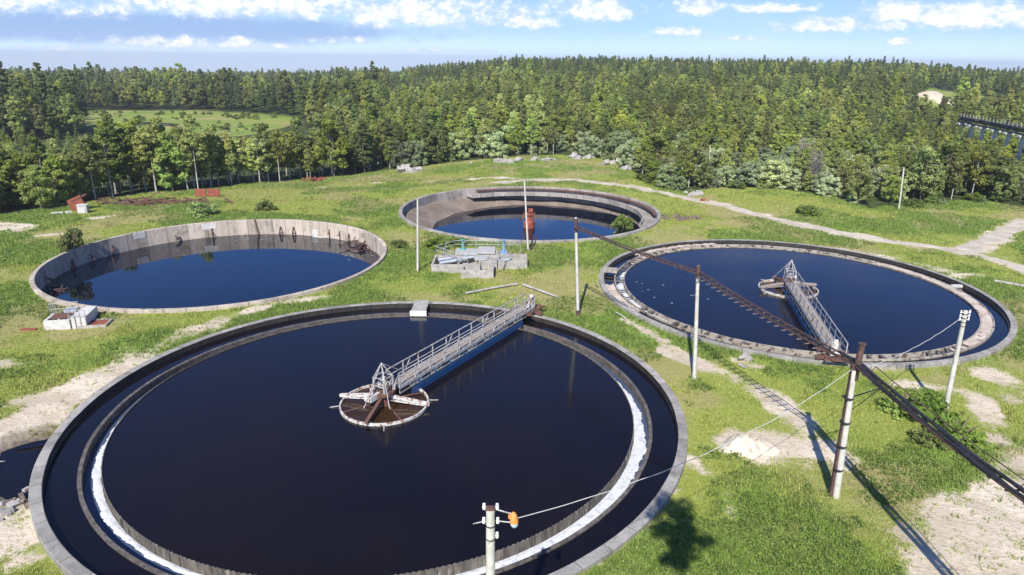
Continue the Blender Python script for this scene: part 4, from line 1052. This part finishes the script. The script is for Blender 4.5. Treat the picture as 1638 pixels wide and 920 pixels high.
def proto_meshes(kind, h, seed, per, size, tri=False):
    rs = np.random.default_rng(seed); pts, rad = crown_pts(kind, rs, h); a, c = [np.array(k) for k in PAL[kind]]
    zmax = max(p[2] for p in pts)
    cols = [a+(c-a)*min(1, max(0, rs.normal(0.5, 0.33))) for p in pts]
    co, k, cc = leafmesh(kind, pts, rad, per, size, cols, rs, 0.7 if kind != 'pine' else 0.35, tri=tri)
    lm_ = mesh_from(kind+'_leaves', co, k, cc, [M['needle'] if kind == 'pine' else M['leaf']])
    tb = trunk_mb(kind, h, rs)
    tm = bpy.data.meshes.new(kind+'_trunk'); tm.from_pydata(tb.v, [], tb.f); tm.update(); tm.materials.append(M['birchbark'] if kind == 'birch' else M['bark'])
    return lm_, tm
PROTO = {}
for kind, hs, per, size in (('birch', (10, 12.5, 13.5, 11.5, 12), 78, 0.20), ('broad', (10, 11.5, 12.5, 11), 90, 0.21), ('willow', (6, 7, 6.5), 95, 0.15), ('pine', (12, 14, 13, 11), 62, 0.20), ('shrub', (2, 2, 2.2), 60, 0.11)):
    PROTO[kind] = [(h,)+proto_meshes(kind, h, 100+i*7+len(kind), per, size) for i, h in enumerate(hs)]
def plant(kind, idx, x, y, s, rz, label, group, name=None, cat='tree', wide=1.0, z=None):
    h, lmesh, tmesh = PROTO[kind][idx % len(PROTO[kind])]
    if kind == 'willow' and name == 'bush' and group: s = s*0.5
    nm = name or {'birch': 'birch_tree', 'broad': 'leafy_tree', 'willow': 'willow_tree', 'pine': 'pine_tree', 'shrub': 'shrub'}[kind]
    r = empty(nm, (x, y, float(terr(x, y)) if z is None else z), rz, label, cat, group); r.scale = (s*wide, s*wide, s)
    for a, m in (('crown' if kind != 'shrub' else 'foliage', lmesh), ('trunk' if kind != 'shrub' else 'stems', tmesh)):
        o = bpy.data.objects.new(a, m); COL.objects.link(o); o.parent = r
    return r

# forest positions: jittered grid, front rows denser
pts = []
def in_view(x, y, m=0.06):
    az = np.arctan2(x, y); return (az > -0.66-m) & (az < 0.66+m)
for d0, d1, sp in ((80, 200, 3.7), (200, 330, 4.6), (330, 620, 6.2), (620, 1000, 9.0)):
    g = np.arange(-d1, d1, sp); X, Y = np.meshgrid(g, np.arange(60, d1, sp)); X = X+rng.uniform(-.42, .42, X.shape)*sp; Y = Y+rng.uniform(-.42, .42, Y.shape)*sp
    X = X.ravel(); Y = Y.ravel(); d = np.hypot(X, Y)
    k = (d >= d0) & (d < d1) & in_view(X, Y) & woodf(X, Y)
    pts.append(np.stack([X[k], Y[k]], 1))
pts = np.concatenate(pts); d = np.hypot(pts[:, 0], pts[:, 1]); order = np.argsort(d); pts = pts[order]; d = d[order]
def pxof(x, y):   # picture column, for choosing species by stretch of treeline
    return 819+F*x/(y*math.cos(PITCH)+(H)*math.sin(PITCH))
edge = np.full(len(pts), 1e9)
for a, c in zip(TREELINE, TREELINE[1:]): edge = np.minimum(edge, seg_dist(pts[:, 0], pts[:, 1], a, c))
CE0 = farp(1536, 190, 215); CE1 = farp(1640, 210, 180)
spec = []
for (x, y), dist, e in zip(pts, d, edge):
    px = pxof(x, y); u = random.random(); patch = float(wob(x, y, 18)); patch2 = float(wob(y, x, 45))
    if dist > 430 and px > 600: kind = 'pine' if u < 0.62 else 'birch'
    elif dist > 260 and px < 620: kind = 'pine' if u < 0.45+0.3*patch2 else ('birch' if u < 0.92 else 'broad')
    elif px < 150 and e < 14: kind = 'broad' if u < 0.75 else 'birch'
    elif px < 560 and e < 22: kind = 'birch' if u < 0.80 else ('broad' if u < 0.92 else 'pine')
    elif px < 1015 and e < 7: kind = 'willow' if (u < 0.50 and px > 640) else ('birch' if u < 0.70 else ('pine' if u < 0.84 else 'broad'))
    elif px >= 1000 and e < 26: kind = 'willow' if u < 0.22+0.12*patch else ('broad' if u < 0.70 else ('shrub' if u < 0.80 else 'birch'))
    else: kind = 'pine' if u < 0.12+0.30*max(0, patch2) else ('birch' if u < 0.72 else ('broad' if u < 0.94 else 'willow'))
    s = random.uniform(0.74, 1.16)*(1.0+0.22*max(-1, min(1, float(wob(x+31, y, 14)))))
    if dist > 300: s *= random.uniform(0.85, 1.18)
    if px < 640 and dist > 480: s *= 0.82
    if kind != 'willow' and kind != 'shrub':
        if px > 1000 and e < 30: s *= 0.62
        elif px > 560 and e < 25: s *= 0.78
        elif dist > 260 and px < 620: s *= 1.25
        elif px > 560: s *= 0.90
        if px > 1000 and 30 <= e < 120: s *= 0.82
    elif px > 1000: s *= 0.9
    if px > 600 and e > 15: s *= 0.88
    if kind == 'shrub': s *= 1.3
    if e < 4 and kind in ('birch', 'broad') and random.random() < 0.4: s *= 0.75
    if px < 560 and e < 22: s = min(s, 1.02)*(1.10 if (e < 9 and 150 < px < 540) else 0.92)*(1-0.22*sstep(0, 22, e))
    if px < 520 and e >= 20 and dist < 275:                # low swampy growth between the front trees and the meadow
        if random.random() < 0.35 or (dist > 215 and px > 130): continue
        s *= 0.42
    if 125 < px < 480 and 215 < dist < 335:
        if random.random() < (0.55 if dist < 268 else 0.93): continue
        s *= 0.36
    if px < 640 and dist > 275: s *= 0.92+0.10*(px < 300)
    if px > 1380 and 150 < dist < 300: s *= 0.72
    if px > 1440 and dist < FAR_SAND.length and abs(math.atan2(x, y)-math.atan2(FAR_SAND.x, FAR_SAND.y)) < 0.03 and dist > FAR_SAND.length-70: s *= 0.5
    if math.hypot(x-FAR_SAND.x, (y-FAR_SAND.y)*0.5) < 11: continue
    if abs(math.atan2(x, y)-math.atan2(FAR_SAND.x, FAR_SAND.y)) < 0.026 and FAR_SAND.length-70 < dist < FAR_SAND.length+4: continue
    if px > 1470:
        dl = float(seg_dist(x, y, (CE0.x, CE0.y), (CE1.x, CE1.y)))
        if dl < 2.2: continue
        if dist < 225 and dist > 135: s *= 1.08
    spec.append((kind, x, y, dist, e, px, s))
LAB = {
 'birch': ['slender leafy birch with a pale trunk in the treeline behind the left tank', 'slender birch with a pale trunk in the woods behind the half empty far tank', 'slender light green birch in the woods beyond the dirt track'],
 'broad': ['dense dark leafy tree in the woods behind the left tank', 'dense leafy tree in the woods behind the half empty far tank', 'dense leafy tree in the woods beyond the dirt track'],
 'willow': ['round grey-green willow at the woods edge behind the left tank', 'round silvery willow at the woods edge behind the half empty far tank', 'round silvery willow among the bushes beyond the dirt track'],
 'pine': ['dark narrow conifer in the woods behind the left tank', 'dark narrow conifer in the woods behind the half empty far tank', 'dark narrow conifer in the woods beyond the dirt track'],
 'shrub': ['low green shrub under the trees behind the left tank', 'low green shrub under the trees behind the half empty far tank', 'low green shrub beyond the dirt track']}
GRP = {'birch': 'birches', 'broad': 'leafy trees', 'willow': 'willows', 'pine': 'conifers', 'shrub': 'shrubs'}
WHERE = ['behind the left tank', 'behind the far tank', 'beyond the dirt track']
for a, c in list(zip(TREELINE, TREELINE[1:]))[15:]:
    n_ = int((c-a).length/2.6)
    for k in range(n_):
        q = a.lerp(c, (k+random.random())/n_); tow = -Vector((q.x, q.y, 0)).normalized()*random.uniform(-2.5, 3.0)
        if random.random() < 0.75: plant('shrub' if random.random() < 0.75 else 'willow', random.randrange(9), q.x+tow.x, q.y+tow.y, random.uniform(0.5, 1.25) if k % 4 else random.uniform(0.35, 0.5), random.uniform(0, 6.28), 'low rounded light green bush along the woods edge beyond the dirt track', 'low bushes along the woods edge', name='bush', cat='bush', wide=random.uniform(1.1, 1.6))
cnt = {}; CAP = {'birch': 230, 'broad': 160, 'willow': 70, 'pine': 70, 'shrub': 40}
far = []
for i, (kind, x, y, dist, e, px, s) in enumerate(spec):
    cnt[kind] = cnt.get(kind, 0)
    zi = 0 if px < 600 else (1 if px < 1010 else 2)
    if dist < 330 and e < 45 and cnt[kind] < CAP[kind]:
        plant(kind, random.randrange(9), x, y, s, random.uniform(0, 6.28), LAB[kind][zi], GRP[kind]+' in the woods '+WHERE[zi], wide=random.uniform(0.9, 1.25))
        cnt[kind] += 1
    else: far.append((kind, x, y, dist, s))

for _ in range(900):      # marsh bushes sprinkled over the meadow
    x, y = random.uniform(-260, -60), random.uniform(170, 350)
    if bool(inpoly(np.array([x]), np.array([y]), MEADOW)[0]) and not bool(inpoly(np.array([x]), np.array([y]), LAKE1)[0]) and float(vn(x, y, 18.0, 3, 3)) > 0.53: far.append(('shrub', x, y, math.hypot(x, y), random.uniform(0.35, 1.1)))
# the rest of the forest: one object, instanced by geometry nodes
KIDX = {}; pcol = bpy.data.collections.new('forest_kinds'); pobs = []
for kind in ('birch', 'broad', 'pine', 'willow', 'shrub'):
    for j, (h, lmesh, tmesh) in enumerate(PROTO[kind]):
        import bmesh
        me = lmesh.copy()
        me.name = 'forest_%s' % kind
        o = bpy.data.objects.new('%02d_forest_kind' % len(pobs), me); KIDX.setdefault(kind, []).append(len(pobs)); pobs.append(o); pcol.objects.link(o)
me = bpy.data.meshes.new('forest'); P3 = np.array([(x, y, float(terr(x, y))) for (_, x, y, _, _) in far], np.float32)
me.vertices.add(len(P3)); me.vertices.foreach_set('co', P3.ravel())
def attr(nm, typ, arr, key='value'): a = me.attributes.new(nm, typ, 'POINT'); a.data.foreach_set(key, arr)
attr('kidx', 'INT', np.array([random.choice(KIDX[k]) for (k, *_ ) in far], np.int32))
attr('rotz', 'FLOAT', rng.uniform(0, 6.28, len(far)).astype(np.float32)); attr('scl', 'FLOAT', np.array([f[4] for f in far], np.float32))
fo = bpy.data.objects.new('forest', me); COL.objects.link(fo); tag(fo, 'dense mixed forest spreading back to the horizon', 'forest', kind='stuff')
ng = bpy.data.node_groups.new('forest_scatter', 'GeometryNodeTree')
ng.interface.new_socket('Geometry', in_out='INPUT', socket_type='NodeSocketGeometry'); ng.interface.new_socket('Geometry', in_out='OUTPUT', socket_type='NodeSocketGeometry')
N = ng.nodes; Lk = ng.links
gi = N.new('NodeGroupInput'); go = N.new('NodeGroupOutput'); ip = N.new('GeometryNodeInstanceOnPoints'); ci = N.new('GeometryNodeCollectionInfo')
ci.inputs['Collection'].default_value = pcol; ci.inputs['Separate Children'].default_value = True; ci.inputs['Reset Children'].default_value = True
def named(nm, dt): a = N.new('GeometryNodeInputNamedAttribute'); a.data_type = dt; a.inputs['Name'].default_value = nm; return a.outputs['Attribute']
cx = N.new('ShaderNodeCombineXYZ'); Lk.new(named('rotz', 'FLOAT'), cx.inputs['Z'])
m2p = N.new('GeometryNodeMeshToPoints')
Lk.new(gi.outputs[0], m2p.inputs['Mesh']); Lk.new(m2p.outputs[0], ip.inputs['Points']); Lk.new(ci.outputs[0], ip.inputs['Instance']); ip.inputs['Pick Instance'].default_value = True
Lk.new(named('kidx', 'INT'), ip.inputs['Instance Index']); Lk.new(cx.outputs[0], ip.inputs['Rotation']); Lk.new(named('scl', 'FLOAT'), ip.inputs['Scale'])
Lk.new(ip.outputs[0], go.inputs[0])
md = fo.modifiers.new('scatter', 'NODES'); md.node_group = ng

# single bushes on the site
def bush(kind, px, py, s, label, wide=1.0, z=None, at=None, name=None, cat='bush'):
    g = at or G(px, py); return plant(kind, random.randrange(9), g.x, g.y, s, random.uniform(0, 6), label, None, name=name or 'bush', cat=cat, wide=wide, z=z)
bush('shrub', 115, 402, 1.55, 'dark upright bush against the left wall of the left tank', 0.7)
bush('shrub', 326, 345, 1.2, 'round green bush behind the left tank below the red panels', 1.3)
bush('shrub', 426, 336, 0.8, 'small low bush behind the left tank, right of the round one', 1.5)
bush('shrub', 1292, 344, 1.0, 'green bush beside the dirt track, right of centre', 1.3)
bush('shrub', 1225, 300, 1.3, 'green bush at the woods edge beyond the dirt track', 1.4)
bush('shrub', 1480, 672, 1.05, 'broad dark green bush left of the leaning insulator pole', 1.25)
bush('shrub', 1525, 705, 0.85, 'dark green bush at the foot of the leaning insulator pole', 1.3)
bush('shrub', 1440, 660, 0.75, 'low dark green bush under the cable tray', 1.3)
bush('shrub', 1485, 712, 0.6, 'small leafy bush below the broad bush under the cable tray', 1.3)
bush('shrub', 700, 398, 0.8, 'leafy bush behind the left end of the valve chamber', 1.5)
bush('shrub', 640, 395, 0.55, 'small leafy bush by the right end of the left tank', 1.6)
bush('shrub', 735, 392, 0.6, 'leafy weeds behind the valve chamber railings', 1.6)
pc = P(995, 366, -1.2); bush('shrub', 0, 0, 1.5, 'light green bush growing on the ledge inside the half empty tank', 0.75, z=-1.4, at=Vector((pc.x, pc.y, 0)))
pc = P(990, 372, -2.5)
bush('shrub', 0, 0, 1.1, 'leafy sapling growing from the wall foot inside the half empty tank', 0.9, z=-3.2, at=Vector((pc.x+0.6, pc.y, 0)))
bush('willow', 1072, 300, 0.85, 'large rounded light green bush right of the far grass', 1.15)
bush('willow', 1195, 296, 0.75, 'large rounded silvery bush behind the distant pole', 1.2)
bush('willow', 1405, 300, 0.7, 'silvery bush left of the distant leaning pole', 1.2)
# bare tan trees
def dead_tree(px, py, h, label):
    g = G(px, py); rs = random.Random(int(px)); t = empty('bare_tree', (g.x, g.y, float(terr(g.x, g.y))), 0, label, 'tree'); b = MB()
    b.tube([(0, 0, -0.3), (0.1, 0, h*0.4), (0.0, 0.1, h*0.85)], [0.13, 0.08, 0.03], 6); b.build('trunk', M['deadbark'], t); b = MB()
    for k in range(90):
        a = rs.uniform(0, 6.28); z = h*rs.uniform(0.15, 0.85); L = h*rs.uniform(0.12, 0.30); p0 = Vector((0, 0, z)); p1 = p0+Vector((math.cos(a)*L*0.6, math.sin(a)*L*0.6, L*0.6)); b.tube([p0, p1], [0.035, 0.02], 3, cap=False)
        for q in range(7):
            a2 = a+rs.uniform(-1.2, 1.2); L2 = L*rs.uniform(0.3, 0.7); f = rs.uniform(0.4, 1); s0 = p0.lerp(p1, f); b.tube([s0, s0+Vector((math.cos(a2)*L2*0.6, math.sin(a2)*L2*0.6, L2*rs.uniform(0.3, 0.9)))], [0.022, 0.012], 3, cap=False)
    b.build('branches', M['deadbark'], t)
dead_tree(1280, 296, 8.5, 'tall bare tan tree among the bushes beyond the dirt track')
dead_tree(1300, 302, 7.0, 'bare tan tree just right of the tallest bare one')
dead_tree(1365, 305, 4.5, 'low bare tan bush between the dark leafy trees at the right')
dead_tree(1060, 285, 4.0, 'low bare pinkish bush behind the big light green bush')

# ------------------------------------------------------------------ grass
def frame_ok(x, y, m=60):
    dd = y*math.cos(PITCH)+H*math.sin(PITCH); px = 819+F*x/dd; py = 460-F*(y*math.sin(PITCH)-H*math.cos(PITCH))/dd
    return (px > -m) & (px < 1638+m) & (py < 920+m)
def clear_of_things(x, y, off=0.08, rw=1.0):
    ok = ~woodf(x, y) & frame_ok(x, y)
    for (cx, cy, r) in TANKS.values(): ok &= np.hypot(x-cx, y-cy) > r+off
    for (qx, qy, qr, qd) in POOL: ok &= np.hypot(x-qx, y-qy) > qr*1.0
    for pts_, w in ROADS:
        for a, c in zip(pts_, pts_[1:]): ok &= seg_dist(x, y, a, c) > w*rw*rng.uniform(0.75, 1.25, len(x))
    return ok
def make_grass(n):
    az = rng.uniform(-0.95, 0.95, n*3); dd = 24+(172-24)*rng.uniform(0, 1, n*3)**1.12
    x = np.sin(az)*dd; y = np.cos(az)*dd
    s = sandf(x, y); dr = dryf(x, y)
    ok = clear_of_things(x, y) & (rng.uniform(0, 1, len(x)) > 0.97*sstep(0.05, 0.85, s)) & (rng.uniform(0, 1, len(x)) > 0.62*dr)
    x, y, s, dd, dr = x[ok][:n], y[ok][:n], s[ok][:n], dd[ok][:n], dr[ok][:n]; n = len(x)
    z = terr(x, y); B = 5
    lu = lushf(x, y); tall = (0.06+0.16*lu*vn(x, y, 1.6, 3, 5)+0.10*sstep(0.55, 0.7, vn(x, y, 3.0, 3, 9)))*(1+dd/260)*(1-0.35*dr)
    X = np.repeat(x, B)+rng.normal(0, 0.10, n*B); Y = np.repeat(y, B)+rng.normal(0, 0.10, n*B); Z = np.repeat(z, B)
    hh = np.repeat(tall, B)*rng.uniform(0.6, 1.5, n*B); w = (0.022+0.0005*np.repeat(dd, B))*rng.uniform(0.7, 1.3, n*B)
    a = rng.uniform(0, 2*PI, n*B); l = rng.uniform(0.1, 0.8, n*B)*hh; a2 = rng.uniform(0, 2*PI, n*B)
    p0 = np.stack([X-np.cos(a)*w, Y-np.sin(a)*w, Z-0.03], 1); p1 = np.stack([X+np.cos(a)*w, Y+np.sin(a)*w, Z-0.03], 1); p2 = np.stack([X+np.cos(a2)*l, Y+np.sin(a2)*l, Z+hh], 1)
    co = np.stack([p0, p1, p2], 1).reshape(-1, 3)
    g1 = np.array([0.42, 0.46, 0.09]); g2 = np.array([0.235, 0.365, 0.052]); g3 = np.array([0.50, 0.42, 0.21])
    c = g1+(g2-g1)*np.clip(lu+0.25*rng.normal(size=n), 0, 1)[:, None]; c = c+(g3-c)*np.clip(dr*0.8+0.3*np.clip(s, 0, 1)+0.18*rng.normal(size=n), 0, 1)[:, None]; c = c*rng.uniform(0.78, 1.22, n)[:, None]
    c = np.repeat(np.repeat(c, B, 0)*rng.uniform(0.85, 1.15, n*B)[:, None], 3, 0)
    me = mesh_from('grass', co, 3, c, [M['grass']])
    o = bpy.data.objects.new('grass', me); COL.objects.link(o); tag(o, 'short rough green and yellow grass over the whole site', 'grass', kind='stuff')
make_grass(170000)
def make_weeds(n):
    az = rng.uniform(-0.95, 0.95, n*8); dd = 26+(140-26)*rng.uniform(0, 1, n*8); x = np.sin(az)*dd; y = np.cos(az)*dd
    ring = np.zeros(len(x))
    for (cx, cy, r) in TANKS.values(): ring = np.maximum(ring, 1-np.clip((np.hypot(x-cx, y-cy)-r)/3.0, 0, 1))
    for pb_ in POLEFEET: ring = np.maximum(ring, 9*(1-np.clip(np.hypot(x-pb_[0], y-pb_[1])/0.8, 0, 1)))
    ok = clear_of_things(x, y, 0.25, 1.3) & (lushf(x, y)*0.5+vn(x, y, 2.5, 4, 12)+0.06*ring > 0.80) & (sandf(x, y) < 0.3)
    x, y = x[ok][:n], y[ok][:n]; z = terr(x, y)
    cent = np.stack([x, y, z+0.14], 1); rad = 0.12+0.34*rng.uniform(0, 1, len(x))**2.0
    a = np.array([0.11, 0.19, 0.032]); c = np.array([0.26, 0.35, 0.07]); cols = a+(c-a)*rng.uniform(0, 1, (len(x), 1))
    co, k, cc = leafmesh('weeds', cent, rad, 14, 0.075, cols, rng, 0.7, tri=True)
    o = bpy.data.objects.new('weeds', mesh_from('weeds', co, k, cc, [M['grass']])); COL.objects.link(o); tag(o, 'low leafy weeds in patches through the grass', 'weeds', kind='stuff')
make_weeds(15000)

# a tree outside the picture whose shade falls at the lower right of the near tank
SUN_EL, SUN_AZ = R(43.5), R(14.0)       # shadows run 14 deg east of north (+y)
sh = G(1092, 833); hs = 27.5; bk = (hs+0.3)/math.tan(SUN_EL)
bxp, byp = sh.x-math.sin(SUN_AZ)*bk, sh.y-math.cos(SUN_AZ)*bk
tt = empty('tall_pine', (bxp, byp, -0.3), 0, 'tall lone pine beside the viewpoint whose shade falls right of the near tank', 'tree')
b = MB(); b.tube([(0, 0, -0.3), (0.1, 0, 12), (0, 0, 22), (0, 0, 28.2)], [0.28, 0.20, 0.12, 0.04], 8)
for k in range(9): a = k*2.4; b.tube([(0, 0, 24.6+0.35*k), (1.1*math.cos(a), 1.1*math.sin(a), 25.1+0.35*k)], [0.05, 0.02], 4)
b.build('trunk', M['bark'], tt)
rs_ = np.random.default_rng(5); cp = [(rs_.normal(0, 0.75), rs_.normal(0, 0.6), rs_.uniform(25.2, 28.9)) for _ in range(26)]
co, k_, cc = leafmesh('tall_pine_leaves', cp, [0.5]*26, 60, 0.16, [(0.05, 0.08, 0.025)]*26, rs_, 0.6)
o = bpy.data.objects.new('crown', mesh_from('tall_pine_leaves', co, k_, cc, [M['needle']])); COL.objects.link(o); o.parent = tt

# ------------------------------------------------------------------ light and sky
sd = bpy.data.lights.new('sun', 'SUN'); sd.energy = 4.7; sd.angle = R(0.5); sd.color = (1.0, 0.955, 0.88)
so = bpy.data.objects.new('sun', sd); COL.objects.link(so)
to_sun = Vector((-math.sin(SUN_AZ)*math.cos(SUN_EL), -math.cos(SUN_AZ)*math.cos(SUN_EL), math.sin(SUN_EL)))
so.rotation_euler = to_sun.to_track_quat('Z', 'Y').to_euler(); so.location = (0, 0, 60)
w = bpy.data.worlds.new('World'); S.world = w; w.use_nodes = True
t = NT(w); bg = t.n['Background']; bg.inputs['Strength'].default_value = 0.092
sky = t.new('ShaderNodeTexSky'); sky.sky_type = 'NISHITA'; sky.sun_disc = False; sky.sun_elevation = SUN_EL
sky.sun_rotation = math.atan2(to_sun.x, to_sun.y); sky.air_density = 1.0; sky.dust_density = 0.6; sky.ozone_density = 1.6; sky.altitude = 100
dirv = t.new('ShaderNodeTexCoord').outputs['Generated']
sx = t.new('ShaderNodeSeparateXYZ'); t.l.new(dirv, sx.inputs[0])
zz = t.math('MAXIMUM', sx.outputs['Z'], 0.0); zz = t.math('ADD', zz, 0.10)
cb = t.new('ShaderNodeCombineXYZ'); t.l.new(sx.outputs['X'], cb.inputs[0]); t.l.new(sx.outputs['Y'], cb.inputs[1]); t.l.new(zz, cb.inputs[2])
t.l.new(cb.outputs[0], sky.inputs['Vector'])
az = t.math('ARCTAN2', sx.outputs['X'], sx.outputs['Y']); el = t.math('ARCSINE', sx.outputs['Z'])
cv = t.new('ShaderNodeCombineXYZ'); t.l.new(az, cv.inputs[0]); t.l.new(t.math('MULTIPLY', el, 1.5), cv.inputs[1])
n1 = t.noise(17.0, 9, 0.62, cv.outputs[0], 0.15); n2 = t.noise(60.0, 6, 0.65, cv.outputs[0], 0.1)
def blob(a0, e0, sa, se):
    """cumulus of given azimuth/elevation and size (degrees)"""
    u = t.math('DIVIDE', t.math('SUBTRACT', az, R(a0)), R(sa)); v = t.math('DIVIDE', t.math('SUBTRACT', el, R(e0)), R(se))
    # flatter base
    v = t.math('MULTIPLY', v, t.mrange(v, -0.1, 0.1, 1.8, 1.0))
    return t.math('SUBTRACT', 1.0, t.math('ADD', t.math('MULTIPLY', u, u), t.math('MULTIPLY', v, v)))
def azel(px, py):
    v = P(px, 300) if False else None
    a, b_ = px-819, -(py-460); c, s_ = math.cos(ROLL), math.sin(ROLL); a, b_ = c*a-s_*b_, s_*a+c*b_
    Y = F*math.cos(PITCH)+b_*math.sin(PITCH); Z = -F*math.sin(PITCH)+b_*math.cos(PITCH)
    return math.degrees(math.atan2(a, Y)), math.degrees(math.atan2(Z, math.hypot(a, Y)))
CL = [(60, 4, 9, 1.9, .8), (330, 4, 9, 2.1), (520, 12, 6, 1.8), (90, 78, 9, 0.7, .25), (300, 72, 5, 0.8, .62), (420, 74, 5, 0.5, .55), (560, 66, 7, 0.5, .4), (700, 82, 8, 0.4, .3), (1180, 62, 6, 0.4, .3), (1560, 78, 5, 0.5, .35), (1010, 60, 5, 0.35, .25), (1310, 12, 6, 0.6, .4), (430, 10, 5, 1.6), (640, 30, 5.5, 1.5), (730, 25, 6, 1.7), (930, 20, 6, 1.4), (850, 38, 4, 0.8), (1118, 15, 2.1, 1.3),
      (1340, 42, 5.0, 0.9), (1420, 30, 3.2, 1.6), (1550, 33, 4.0, 1.3), (1625, 30, 3.0, 0.8), (1440, 68, 1.2, 0.4), (1090, 52, 2.6, 0.5), (300, 70, 6, 0.7), (1240, 15, 5, 0.5), (250, -60, 30, 5), (760, -70, 26, 5), (1300, -110, 18, 4)]
tot = None
for (px, py, sa, se, *am) in CL:
    a0, e0 = azel(px, py); q = t.math('SUBTRACT', t.math('MAXIMUM', blob(a0, e0, sa, se), -1.0), 1-(am[0] if am else 1.0))
    tot = q if tot is None else t.math('MAXIMUM', tot, q)
dens = t.math('ADD', t.math('MULTIPLY', tot, 0.80), t.math('MULTIPLY', t.math('SUBTRACT', n1, 0.5), 3.2))
dens = t.math('ADD', dens, t.math('MULTIPLY', t.math('SUBTRACT', n2, 0.5), 1.3))
cmask = t.mrange(dens, -0.08, 0.80, 0, 0.94, True)
# long grey-blue layer, upper left
a0, e0 = azel(150, 42); u = t.math('DIVIDE', t.math('SUBTRACT', az, R(a0)), R(26)); v = t.math('DIVIDE', t.math('SUBTRACT', el, R(e0)), R(1.25))
lay = t.math('SUBTRACT', 1.0, t.math('ADD', t.math('MULTIPLY', u, u), t.math('MULTIPLY', v, v)))
lay = t.mrange(t.math('ADD', lay, t.math('MULTIPLY', t.math('SUBTRACT', n1, 0.5), 1.6)), -0.1, 0.7, 0, 0.8, True)
# thin veil everywhere near the horizon
veil = t.math('MULTIPLY', t.mrange(el, R(9), R(0.3), 0.04, 0.62), t.mrange(t.noise(5, 6, 0.6, cv.outputs[0]), 0.35, 0.7, 0.35, 1.0))
ccol = t.mix(t.mrange(t.math('ADD', dens, t.math('MULTIPLY', t.math('SUBTRACT', n2, 0.5), 3.0)), 0.1, 1.5), (4.9, 6.0, 8.0), (10.2, 10.0, 9.8))
base = sky.outputs[0]
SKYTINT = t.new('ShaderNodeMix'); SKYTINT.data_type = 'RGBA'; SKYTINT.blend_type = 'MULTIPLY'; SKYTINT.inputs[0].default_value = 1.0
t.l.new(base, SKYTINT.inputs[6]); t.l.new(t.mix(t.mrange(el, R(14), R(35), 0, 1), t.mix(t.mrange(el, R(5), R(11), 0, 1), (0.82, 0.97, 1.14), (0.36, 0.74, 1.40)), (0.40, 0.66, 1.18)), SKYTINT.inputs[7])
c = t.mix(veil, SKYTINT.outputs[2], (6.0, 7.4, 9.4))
c = t.mix(t.mrange(el, R(2.6), R(0.0), 0, 0.60, True), c, (7.6, 9.2, 11.6))
c = t.mix(lay, c, (2.6, 3.9, 6.6))
c = t.mix(cmask, c, ccol)
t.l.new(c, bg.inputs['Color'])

HZ = 0.00021
b = MB(); b.box((0, 2300, -35), (9400, 5400, 160)); hz = b.build('haze', bpy.data.materials.new('air')); tag(hz, kind='stuff')
hm = hz.data.materials[0]; hm.use_nodes = True; hm.node_tree.nodes.clear()
ho = hm.node_tree.nodes.new('ShaderNodeOutputMaterial'); hv = hm.node_tree.nodes.new('ShaderNodeVolumePrincipled'); hv.inputs['Density'].default_value = HZ; hv.inputs['Color'].default_value = (0.93, 0.96, 1.0, 1); hv.inputs['Anisotropy'].default_value = 0.2
hm.node_tree.links.new(hv.outputs[0], ho.inputs['Volume'])
S.view_settings.view_transform = 'Standard'; S.view_settings.look = 'None'; S.view_settings.exposure = 0.56; S.view_settings.gamma = 1.0; S.view_settings.use_curve_mapping = False
S.render.engine = 'CYCLES'; S.cycles.max_bounces = 6; S.cycles.diffuse_bounces = 2; S.cycles.glossy_bounces = 3; S.cycles.transmission_bounces = 3; S.cycles.use_denoising = True
